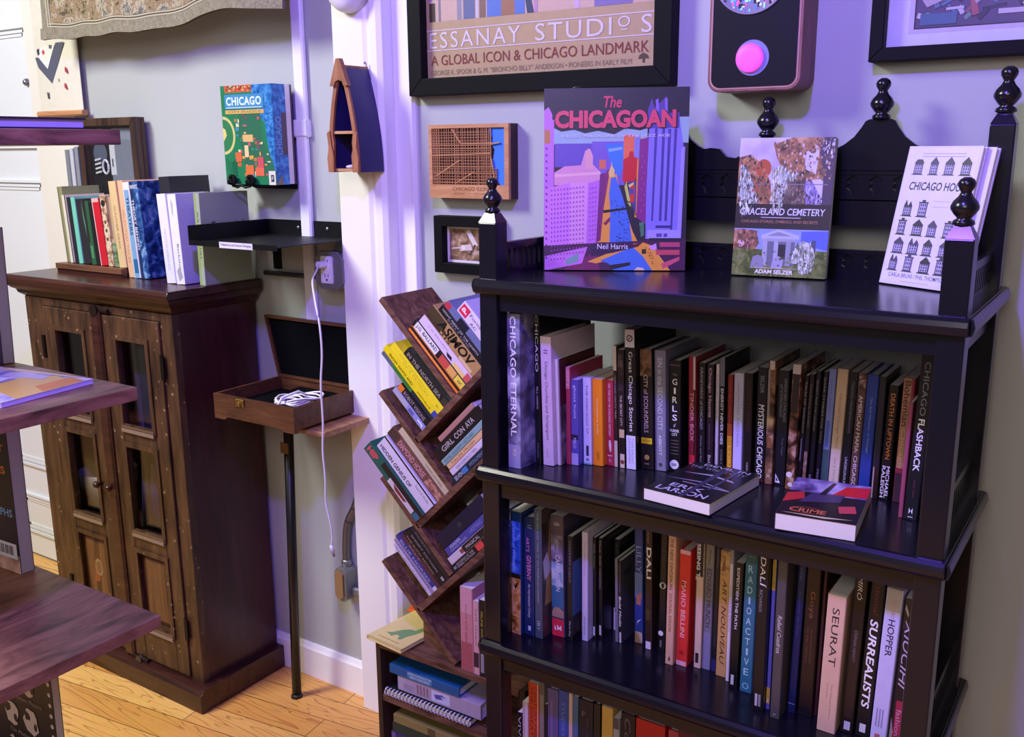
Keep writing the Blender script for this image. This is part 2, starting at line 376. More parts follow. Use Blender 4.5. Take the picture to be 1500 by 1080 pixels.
# ------------------------------------------------------------------ black bookcase
BX0, BX1, BY0, BY1 = -0.981, -0.181, 1.347, 1.695
ZT, ZA, ZB, ZC = 1.2298, 0.8885, 0.5441, 0.1990
bc = thing('bookcase', (-0.581, 1.52, 0), 'black lacquered bookcase with turned finials and pierced back rail, packed with books', 'bookcase')
def board(name, z):
    t = 0.026; m = MB(); r = 0.010
    prof = [(BY0+0.004, z-t), (BY0, z-t+0.006), (BY0-0.001, z-t*0.5), (BY0+0.001, z-0.006), (BY0+0.006, z-0.001), (BY0+0.010, z), (BY1, z), (BY1, z-t)]
    m.prism(prof, 'X', BX0+0.006, BX1-0.006, M_BLACK)
    for x, sgn in ((BX0+0.006, -1), (BX1-0.006, 1)):
        q = [(x, z), (x+sgn*0.004, z-0.002), (x+sgn*0.007, z-t*0.5), (x+sgn*0.004, z-t+0.002), (x, z-t)]
        m.prism(q, 'Y', BY0+0.004, BY1, M_BLACK)
    return soft(m.build(name, bc), 0.002)
board('top_board', ZT)
for z in (ZA, ZB, ZC): board('shelf_board', z)
FIN = [(0.0085, 0), (0.0135, 0.003), (0.0125, 0.007), (0.0080, 0.010), (0.0125, 0.015), (0.0165, 0.021), (0.0168, 0.025), (0.0140, 0.031), (0.0085, 0.037), (0.0062, 0.042), (0.0080, 0.045), (0.0102, 0.049), (0.0105, 0.053), (0.0085, 0.057), (0.0040, 0.060)]
def finial(x, y, z, s=1.0, sr=1.0):
    m = MB(); m.lathe([(r*s*sr, t*s) for r, t in FIN], (x, y, z), M_BLACK, 24); m.build('finial', bc, True)
PW = 0.036
px = (BX0+0.011, BX1-0.011-PW); pyf, pyr = BY0+0.012, BY1-0.012-PW
def post(x, y, ztop, fs, sr=1.0):
    m = MB(); m.box(x, x+PW, y, y+PW, 0, ztop, M_BLACK)
    o = soft(m.build('post', bc), 0.002)
    m = MB(); cx, cy = x+PW/2, y+PW/2; h = 0.016
    m.prism_raw([(x, y, ztop), (x+PW, y, ztop), (x+PW, y+PW, ztop), (x, y+PW, ztop)], [(cx-0.010, cy-0.010, ztop+h), (cx+0.010, cy-0.010, ztop+h), (cx+0.010, cy+0.010, ztop+h), (cx-0.010, cy+0.010, ztop+h)], M_BLACK)
    m.build('post_cap', bc)
    finial(cx, cy, ztop+h-0.001, fs, sr)
post(px[0], pyf, 1.325, 1.0); post(px[1], pyf, 1.330, 1.05)
post(px[0], pyr, 1.478, 1.15); post(px[1], pyr, 1.478, 1.15)
# aprons under every board, front and back
for z in (ZT, ZA, ZB, ZC):
    for y in (pyf+0.006, pyr+0.012):
        m = MB(); m.box(px[0]+PW, px[1], y, y+0.018, z-0.056, z-0.0262, M_BLACK); m.build('apron', bc)
    for x in px:
        m = MB(); m.box(x+0.008, x+0.026, pyf+PW, pyr, z-0.062, z-0.0262, M_BLACK); m.build('side_rail', bc)
# pierced side galleries standing on each board
for z, h in ((ZT, 0.058), (ZA, 0.072), (ZB, 0.072), (ZC, 0.072)):
    for x in px:
        m = MB(); a, b = x+0.011, x+0.023
        m.box(a, b, pyf+PW, pyr, z, z+0.012, M_BLACK); m.box(a, b, pyf+PW, pyr, z+h-0.012, z+h, M_BLACK)
        n = 15; st = (pyr-pyf-PW)/n
        for k in range(n+1):
            y = pyf+PW+st*k; w0 = 0.0085
            m.prism([(y-w0/2, z+0.012), (y+w0/2, z+0.012), (y+w0*0.36, z+h*0.5), (y+w0/2, z+h-0.012), (y-w0/2, z+h-0.012), (y-w0*0.36, z+h*0.5)], 'X', a+0.001, b-0.001, M_BLACK)
        m.build('side_gallery', bc)
# back gallery: low pierced rail, gap, carved panels with arched crests and a shorter middle post
YG0, YG1 = 1.684, 1.693
XC = (BX0+BX1)/2
m = MB(); m.box(XC-0.018, XC+0.018, 1.664, 1.694, ZT, 1.432, M_BLACK); m.build('post', bc)
m = MB(); m.lathe([(0.016, 0), (0.0185, 0.006), (0.0185, 0.014), (0.013, 0.026), (0.011, 0.032)], (XC, 1.679, 1.432), M_BLACK, 24); m.build('post_cap', bc, True)
finial(XC, 1.679, 1.463, 1.12)
def trefoil_row(m, x0, x1, z0, z1, n):
    """a pierced band: uprights shaped so that the gaps read as small pointed arches"""
    m.box(x0, x1, YG0, YG1, z0, z0+0.008, M_BLACK); m.box(x0, x1, YG0, YG1, z1-0.007, z1, M_BLACK)
    st = (x1-x0)/n; zz = z1-z0
    for k in range(n+1):
        x = x0+st*k; pts = []
        sh = ((0.0, 0.40), (0.25, 0.34), (0.36, 0.20), (0.48, 0.22), (0.58, 0.33), (0.66, 0.20), (0.80, 0.24), (0.92, 0.42), (1.0, 0.5))
        R = [(min(x1, x+st*a), z0+0.008+(zz-0.015)*t) for t, a in sh]; L = [(max(x0, x-st*a), z0+0.008+(zz-0.015)*t) for t, a in sh][::-1]
        m.prism(R+L, 'Y', YG0+0.002, YG1-0.002, M_BLACK)
for x0, x1 in ((px[0]+PW, XC-0.018), (XC+0.018, px[1])):
    xm = (x0+x1)/2
    m = MB(); trefoil_row(m, x0, x1, ZT, 1.276, 9); m.box(x0, x1, YG1-.0018, YG1, ZT, 1.276, M_BLACK); m.build('lower_gallery', bc)
    m = MB(); m.box(x0, x1, YG0, YG1, 1.316, 1.360, M_BLACK); trefoil_row(m, x0, x1, 1.358, 1.408, 9); m.box(x0, x1, YG1-.0018, YG1, 1.359, 1.4075, M_BLACK)
    q = x1-x0
    half = [(0.5, 1.434), (0.47, 1.440), (0.43, 1.436), (0.38, 1.428), (0.33, 1.430), (0.29, 1.444), (0.24, 1.446), (0.20, 1.444), (0.165, 1.450), (0.12, 1.462), (0.085, 1.478), (0.07, 1.487), (0.05, 1.490)]
    top = [(xm-q*a, z) for a, z in half] + [(xm+q*a, z) for a, z in half[::-1]]
    m.prism([(x0, 1.407)] + top + [(x1, 1.407)], 'Y', YG0, YG1, M_BLACK)
    m.build('carved_panel', bc)
    finial(xm, 1.6885, 1.488, 1.1)

# ------------------------------------------------------------------ pictures on the wall
def frame4(m, x0, x1, z0, z1, wd, y0, y1, mat):
    """mitred frame of four rails"""
    O = [(x0, z0), (x1, z0), (x1, z1), (x0, z1)]; I = [(x0+wd, z0+wd), (x1-wd, z0+wd), (x1-wd, z1-wd), (x0+wd, z1-wd)]
    for k in range(4):
        q = (k+1) % 4; m.prism([O[k], O[q], I[q], I[k]], 'Y', y0, y1, mat)
VX, VZ, NF = Vector((1, 0, 0)), Vector((0, 0, 1)), Vector((0, -1, 0))
# film studio poster
t = thing('poster', (-1.095, 1.74, 1.561), 'large black framed poster with tan lettering above the small wooden street map', 'poster')
m = MB(); frame4(m, -1.405, -0.783, 1.561, 2.42, 0.036, 1.715, YW-0.0005, M_FRAME); soft(m.build('frame', t), 0.0015)
m = MB(); X0, X1, Z0 = -1.369, -0.819, 1.597; PWd, PH = X1-X0, 0.787
m.poly([(X0, 1.738, Z0), (X1, 1.738, Z0), (X1, 1.738, Z0+PH), (X0, 1.738, Z0+PH)], '#c6a87c')
def pz(z): return (z-Z0)/PH
def pr(a, b, c, d, col): return ('r', a, b, pz(c), pz(d), col)
tan2 = '#d9c5c0'
dec = [pr(.015, .985, 1.714, 2.30, '#dcb9a2'), pr(.015, .045, 1.714, 1.752, '#4a3430'), pr(.06, .072, 1.714, 1.80, '#8a7f86'), pr(.15, .172, 1.714, 1.85, '#9c94a0'), pr(.18, .235, 1.714, 1.85, '#6d7396'),
       pr(.24, .25, 1.714, 1.85, '#d8cfe0'), pr(.255, .285, 1.714, 1.85, '#8d6a5c'), pr(.29, .355, 1.714, 1.85, '#5f7fc4'), pr(.355, .415, 1.714, 1.85, '#a9765a'), pr(.415, .46, 1.714, 1.85, '#5f7fc4'),
       ('p', [(.45, pz(1.78)), (.47, pz(1.78)), (.50, pz(1.714)), (.47, pz(1.714))], '#3c3f68'), pr(.50, .515, 1.714, 1.85, '#c893b4'), pr(.67, .69, 1.714, 1.85, '#d8b8e0'), pr(.75, .90, 1.714, 1.760, '#8b78ac'), pr(.90, .985, 1.722, 1.75, '#4f4a86'),
       ('p', [(.015, pz(1.752)), (.10, pz(1.79)), (.10, pz(1.80)), (.015, pz(1.765))], '#b48ab6'),
       ('p', [(.68, pz(1.755)), (.80, pz(1.748)), (.985, pz(1.752)), (.985, pz(1.756)), (.80, pz(1.753)), (.68, pz(1.760))], '#b0528a'),
       pr(0, 1, 1.695, 1.697, '#e8d9dc'), pr(0, 1, 1.654, 1.656, '#e8d9dc'),
       ('h', 'ESSANAY', .015, .44, pz(1.659), pz(1.692), '#e9dcdc', {'space': 1.2}), ('h', 'STUDI', .505, .82, pz(1.659), pz(1.692), '#e9dcdc', {'space': 1.15}), ('h', 'O', .845, .892, pz(1.672), pz(1.692), '#e9dcdc'), pr(.855, .882, 1.666, 1.668, '#e9dcdc'), ('h', 'S', .935, .975, pz(1.659), pz(1.692), '#e9dcdc'),
       ('h', 'A GLOBAL ICON & CHICAGO LANDMARK', .02, .965, pz(1.624), pz(1.645), '#8c3b33'),
       ('h', "GEORGE K. SPOOR & G. M. \u201cBRONCHO BILLY\u201d ANDERSON \u2022 PIONEERS IN EARLY FILM", .02, .90, pz(1.604), pz(1.614), '#96805f'),
       ('p', [(.925, pz(1.612)), (.93, pz(1.619)), (.945, pz(1.623)), (.96, pz(1.619)), (.966, pz(1.612)), (.95, pz(1.613)), (.949, pz(1.605)), (.942, pz(1.605)), (.941, pz(1.613))], '#5d4a3c')]
decorate(m, Vector((X0, 1.738, Z0)), VX*PWd, VZ*PH, NF, dec); m.build('print', t)
m = MB(); m.box(X0, X1, 1.7295, 1.7305, Z0, Z0+PH, M_GLASS); m.build('glass_pane', t)

# wooden street map
t = thing('wooden_map', (-1.248, 1.74, 1.342), 'small wooden relief street map with a blue lake, hung under the poster', 'wall art')
mw = wood('map_plywood', '#a9744a', '#bf8a5c', '#cd9b6c', 'X', 10, 0.5, 8, 0.05)
X0, X1, Z0, Z1 = -1.353, -1.143, 1.343, 1.499
m = MB(); m.box(X0, X1, 1.722, 1.7495, Z0, Z1, ink('#3a1d18', 0.5)); m.build('backing', t)
m = MB(); a, b, c2, d2 = X0+0.008, X1-0.011, Z0+0.029, Z1-0.008
m.box(X0, X1, 1.714, 1.722, Z0, c2, mw); m.box(X0, X1, 1.714, 1.722, d2, Z1, mw); m.box(X0, a, 1.714, 1.722, c2, d2, mw); m.box(b, X1, 1.714, 1.722, c2, d2, mw)
decorate(m, Vector((X0, 1.714, Z0)), VX*(X1-X0), VZ*(Z1-Z0), NF, [('h', 'CHICAGO ILLINOIS', .30, .84, .105, .155, '#6d4327'), ('h', "41.8781\u00b0 N / 87.6298\u00b0 W", .32, .80, .055, .075, '#7d5333')]); m.build('frame', t)
lake = [(b, c2), (b, d2), (b-0.045, d2), (b-0.040, d2-0.012), (b-0.033, d2-0.020), (b-0.036, d2-0.034), (b-0.028, d2-0.045), (b-0.031, d2-0.060), (b-0.034, d2-0.078), (b-0.026, d2-0.092), (b-0.022, d2-0.108), (b-0.014, c2)]
m = MB(); m.prism(lake, 'Y', 1.7195, 1.7215, ink('#3f7fdc', 0.4)); m.build('lake_panel', t)
m = MB(); rm = random.Random(3)
shore = lambda z: b-0.040 if z > d2-0.03 else (b-0.034 if z > d2-0.085 else b-0.020)
z = c2+0.004
while z < d2-0.003:
    wd = 0.0016 if rm.random() < 0.25 else 0.0008; m.box(a, shore(z), 1.7155, 1.7185, z, z+wd, mw); z += rm.choice((0.0042, 0.0055, 0.0065))
x = a+0.003
while x < b-0.022:
    wd = 0.0016 if rm.random() < 0.25 else 0.0008; zl = c2 if x < b-0.034 else (c2 if x < b-0.026 else c2)
    m.box(x, x+wd, 1.7155, 1.7185, zl, d2 if x < b-0.036 else d2-0.085, mw); x += rm.choice((0.0045, 0.0060, 0.0075))
for (xa, za), (xb, zb) in (((a+0.055, d2-0.002), (a+0.078, d2-0.032)), ((a+0.078, d2-0.032), (b-0.028, d2-0.032)), ((a+0.010, c2+0.018), (a+0.075, c2+0.052)), ((a+0.062, c2+0.003), (a+0.110, c2+0.026)), ((a, c2+0.062), (b-0.036, c2+0.066)), ((b-0.034, c2+0.055), (b-0.024, c2+0.004)), ((b-0.034, d2-0.034), (b-0.012, d2-0.031))):
    dx, dz = xb-xa, zb-za; L = math.hypot(dx, dz); nx, nz = -dz/L*0.0011, dx/L*0.0011
    m.prism([(xa-nx, za-nz), (xb-nx, zb-nz), (xb+nx, zb+nz), (xa+nx, za+nz)], 'Y', 1.7145, 1.7180, mw)
m.build('street_grid', t)

# small black photo frame
t = thing('photo_frame', (-1.27, 1.74, 1.176), 'small black photo frame hung below the wooden map, beside the bookcase post', 'picture')
m = MB(); frame4(m, -1.352, -1.182, 1.176, 1.303, 0.023, 1.722, 1.7495, M_FRAME); soft(m.build('frame', t), 0.001)
m = MB(); m.poly([(-1.329, 1.742, 1.199), (-1.205, 1.742, 1.199), (-1.205, 1.742, 1.280), (-1.329, 1.742, 1.280)], '#ddd6d4')
ae = photo(('#4d3a2e', '#7d6047', '#a0805f', '#c9b9a8'), 60, 5)
decorate(m, Vector((-1.329, 1.742, 1.199)), VX*0.124, VZ*0.081, NF, [('r', .05, .95, .07, .93, ae), ('p', [(.42, .86), (.50, .92), (.68, .50), (.58, .46)], '#d6cdc4'), ('p', [(.60, .52), (.64, .50), (.52, .20), (.48, .24)], '#55443a'), ('p', [(.30, .48), (.52, .52), (.56, .36), (.28, .32)], '#cfc0b8'), ('p', [(.08, .40), (.34, .44), (.34, .40), (.08, .36)], '#c9b6ae'), ('c', .36, .42, .005, '#e0d6d2'), ('p', [(.6, .36), (.92, .32), (.92, .28), (.6, .31)], '#b69c86')]); m.build('photograph', t)

# wall device: rounded wooden case, round window and pink button
t = thing('wall_game', (-0.61, 1.70, 1.54), 'black fronted wooden wall device with a glowing pink button and round window', 'wall device')
def rrect(x0, x1, z0, z1, r, n=7):
    P = []
    for cx, cz, a0 in ((x1-r, z0+r, -90), (x1-r, z1-r, 0), (x0+r, z1-r, 90), (x0+r, z0+r, 180)):
        for k in range(n): a = math.radians(a0+90*k/(n-1)); P.append((cx+r*math.cos(a), cz+r*math.sin(a)))
    return P
wd1 = wood('device_shell_wood', '#6d453f', '#865850', '#99695e', 'Z', 6, 0.5, 8, 0.05)
m = MB(); m.prism(rrect(-0.692, -0.527, 1.541, 1.92, 0.022), 'Y', 1.672, 1.749, wd1); soft(m.build('shell', t), 0.002)
m = MB(); m.prism(rrect(-0.6875, -0.5315, 1.5455, 1.9155, 0.018), 'Y', 1.6712, 1.6725, ink('#b98a83', 0.5)); m.prism(rrect(-0.6845, -0.5345, 1.5485, 1.9125, 0.016), 'Y', 1.6700, 1.6716, ink('#121019', 0.55, spec=.2)); m.build('front_panel', t)
m = MB(); m.lathe([(0.0295, -0.0006), (0.0295, 0.0012), (0.027, 0.0014)], (-0.611, 1.670, 1.596), ink('#7f86b4', 0.4), 32, 'Y'); m.build('button_ring', t)
m = MB(); m.lathe([(0.0235, 0), (0.0235, -0.005), (0.021, -0.007), (0.010, -0.0078)], (-0.615, 1.6695, 1.5955), emit('#ff4fd0', 0.9), 32, 'Y'); m.build('button', t, True)
m = MB(); cx, cz, R = -0.618, 1.733, 0.067
m.lathe([(R, 0), (R, -0.002), (R-0.002, -0.003), (R-0.003, -0.001)], (cx, 1.670, cz), ink('#8d8797', 0.4), 40, 'Y')
m.build('window_ring', t, True)
m = MB(); rr = random.Random(11); m.poly([(cx+(R-0.003)*math.cos(2*PI*k/36), 1.6692, cz+(R-0.003)*math.sin(2*PI*k/36)) for k in range(36)], ink('#14131f'))
for k in range(520):
    a = rr.uniform(0, 2*PI); q = R*0.93*math.sqrt(rr.random()); x, z = cx+q*math.cos(a), cz+q*math.sin(a); s1, s2 = rr.uniform(.0008, .0028), rr.uniform(.001, .0048)
    if math.hypot(x-cx, z-cz)+s2 > R*0.96: continue
    m.poly([(x-s1, 1.6690-k*2e-6, z-s2), (x+s1, 1.6690-k*2e-6, z-s2), (x+s1, 1.6690-k*2e-6, z+s2), (x-s1, 1.6690-k*2e-6, z+s2)], emit(rr.choice(('#58b8e8', '#dfeaf6', '#d85a9a', '#4a78c8', '#90e0e8', '#1a1a2a', '#1a1a2a')), 0.55))
m.build('picture_disc', t)

# framed print with pale mat at the edge of the view
t = thing('framed_print', (-0.18, 1.74, 1.582), 'black framed colourful print in a wide pale mat, hung above the bookcase corner', 'picture')
m = MB(); frame4(m, -0.430, 0.07, 1.582, 2.12, 0.022, 1.716, 1.7495, M_FRAME); soft(m.build('frame', t), 0.0015)
m = MB(); m.poly([(-0.408, 1.738, 1.604), (0.048, 1.738, 1.604), (0.048, 1.738, 2.098), (-0.408, 1.738, 2.098)], '#dcd8e4')
dec = [('r', .073, .927, .040, .94, '#cbbdd0'), ('r', .090, .91, .054, .92, '#2b2338'), ('r', .095, .905, .058, .915, '#5a4a6c')]
rr = random.Random(5); cols = ('#5d7696', '#7d6a8e', '#8d5a68', '#4c5f7e', '#9a8aa6', '#6f8f8c', '#a65a66', '#c9bccb', '#3c3450', '#b9a7b8')
for k in range(620):
    s0, t0 = rr.uniform(.105, .895), rr.uniform(.065, .90); a = rr.uniform(0, PI); l, wd = rr.uniform(.02, .07), rr.uniform(.006, .024)
    P = [(s0+l*math.cos(a)*i-wd*math.sin(a)*j, t0+l*math.sin(a)*i+wd*math.cos(a)*j) for i, j in ((-.5, -.5), (.5, -.5), (.5, .5), (-.5, .5))]
    if all(.096 < p[0] < .904 and .059 < p[1] < .914 for p in P):
        Q = [(s0+(p[0]-s0)*1.08, t0+(p[1]-t0)*1.12) for p in P]
        dec += [('p', Q, '#231d30'), ('p', P, rr.choice(cols))]
dec += [('r', .11, .23, .065, .10, '#4f6a8c'), ('p', [(.10, .16), (.12, .22), (.26, .19), (.24, .16), (.13, .12)], '#b7a6b4'), ('p', [(.25, .17), (.31, .21), (.34, .16), (.29, .12)], '#b3a0ae'), ('r', .36, .44, .085, .10, '#cdbccb')]
decorate(m, Vector((-0.408, 1.738, 1.604)), VX*0.456, VZ*0.494, NF, dec); m.build('print', t)
m = MB(); m.box(-0.408, 0.048, 1.7295, 1.7305, 1.604, 2.098, M_GLASS); m.build('glass_pane', t)

# ------------------------------------------------------------------ books
def make_book(label, group, O, ax, ay, az, w, d, h, col, spine=(), front=(), hard=False, name='book', pages=None, extra=None, rough=0.36):
    """local x = thickness (front cover at +x), y = from spine to fore-edge, z = height; printed on spine (y=0) and front (+x)"""
    ax, ay, az, O = Vector(ax).normalized(), Vector(ay).normalized(), Vector(az).normalized(), Vector(O)
    T = Matrix(((ax.x, ay.x, az.x, O.x), (ax.y, ay.y, az.y, O.y), (ax.z, ay.z, az.z, O.z), (0, 0, 0, 1)))
    cor = [T @ Vector((x, y, z)) for x in (0, w) for y in (0, d) for z in (0, h)]
    base = Vector((sum(p.x for p in cor)/8, sum(p.y for p in cor)/8, min(p.z for p in cor)))
    root = thing(name, base, label, 'magazine' if name == 'magazine' else 'book', group)
    t = min(0.0028 if hard else 0.0009, w*0.22); ins = 0.003 if hard else 0.0006
    cm = ink(col, rough) if isinstance(col, str) else col
    m = MB(); m.T = T; c = min(0.0018, w*0.25)
    m.prism([(0, d), (0, c), (c*0.3, c*0.3), (c, 0), (w-c, 0), (w-c*0.3, c*0.3), (w, c), (w, d), (w-t, d), (w-t, t), (t, t), (t, d)], 'Z', 0, h, cm)
    Z3 = Vector((0, 0, 0)); X, Y, Z = Vector((1, 0, 0)), Vector((0, 1, 0)), Vector((0, 0, 1))
    u0 = min(c, w*0.06)
    decorate(m, X*u0, X*(w-2*u0), Z*h, -Y, spine)
    decorate(m, Vector((w, 0, 0)), Y*d, Z*h, X, front)
    m.build('cover', root)
    m = MB(); m.T = T; m.box(t, w-t, t+0.0004, d-ins, ins, h-ins, pages or M_PAPER); m.build('pages', root)
    if extra: extra(root, T)
    return root
def shelf_books(G, D, z, where, group, ymax, dmul=0.68):
    n = len(G); G = [list(g) for g in G]
    for p, q in zip(G, G[1:]):              # neighbours touch but never run into one another
        tp, g = math.tan(math.radians(p[4])), 0.0004
        if q[0]-p[0]-p[1] < g: p[1] = max(0.0045, q[0]-p[0]-g)
        if q[0]-p[0]-p[1] < g: q[0] = p[0]+p[1]+g
        hh = min(p[3], q[3])+0.002
        need = (p[0]+p[1]/math.cos(math.radians(p[4]))+tp*hh+g-q[0])/hh
        if math.tan(math.radians(q[4])) < need: q[4] = math.degrees(math.atan(need))
    for i, ((x, w, y, h, lean), (look, short, kind, col, sp, fr)) in enumerate(zip(G, D)):
        a = math.radians(lean); ax = (math.cos(a), 0, -math.sin(a)); az = (math.sin(a), 0, math.cos(a))
        d = min(h*dmul, ymax-y); lift = w*math.sin(a) if a > 0 else 0.0
        if i == 0: pos = 'beside the ' + D[1][1]
        elif i == n-1: pos = 'beside the ' + D[i-1][1]
        else: pos = 'between ' + D[i-1][1] + ' and ' + D[i+1][1]
        make_book(look + ' ' + pos + ', ' + where, group, (x, y, z+0.0006+lift), ax, (0, 1, 0), az, w, d, h, col, sp, fr, kind == 'h')

WH, PK, GY, OR = '#e4e0ea', '#e6d2dc', '#9a97a6', '#f08a1e'
I1 = {'shear': 0.25}; BO = {'bold': 0.014}
city = photo(('#1d1b2a', '#4a4666', '#7c78a0', '#b6b2cc'), 26, 5); sepia = photo(('#1a1210', '#4a3226', '#8a6448', '#c4a482'), 38, 5)
G1 = [(-0.925,.0275,1.377,.280,-.2),(-.894,.0118,1.420,.276,-2.2),(-.878,.022,1.421,.236,-2.5),(-.8545,.0065,1.432,.195,-2.0),(-.8445,.009,1.447,.180,-1.0),
 (-.835,.0155,1.448,.158,-2.9),(-.825+.007,.0165,1.463,.161,-3.0),(-.8005,.0205,1.467,.160,-3.1),(-.7795,.0150,1.479,.158,-3.6),(-.7635,.0072,1.479,.221,-3.6),
 (-.756,.0138,1.479,.215,-3.5),(-.741,.0205,1.481,.252,-2.5),(-.7195,.0245,1.496,.217,-2.3),(-.694,.0212,1.501,.217,-2.0),(-.672,.022,1.510,.200,-1.5),
 (-.641,.0138,1.524,.207,-1.8),(-.6262,.0128,1.530,.197,-1.5),(-.6125,.0125,1.534,.195,-1.5),(-.5985,.0058,1.539,.196,-1.2),(-.591,.009,1.540,.208,-1.4),
 (-.5765,.0095,1.540,.180,-1.6),(-.5655,.0168,1.538,.185,-1.2),(-.546,.0140,1.538,.187,-1.4),(-.5265,.0172,1.538,.200,-.6),(-.507,.0130,1.534,.214,-.8),
 (-.4925,.0188,1.539,.199,-.5),(-.4695,.0145,1.528,.214,.6),(-.4538,.0072,1.539,.195,1.0),(-.4458,.0075,1.538,.198,1.1),(-.4375,.0075,1.545,.203,1.0),
 (-.4292,.0085,1.556,.201,1.0),(-.4198,.0115,1.556,.207,1.0),(-.4075,.0172,1.558,.208,1.1),(-.389,.0138,1.560,.205,1.2),(-.3740,.0132,1.560,.205,.7),
 (-.3595,.0180,1.560,.204,.3),(-.3392,.0110,1.560,.203,.2),(-.3262,.0150,1.560,.191,1.0),(-.3045,.0178,1.560,.205,.6),(-.2815,.0062,1.496,.183,.6),(-.2735,.0205,1.492,.261,1.6),(-.2512,.0062,1.504,.255,1.4)]
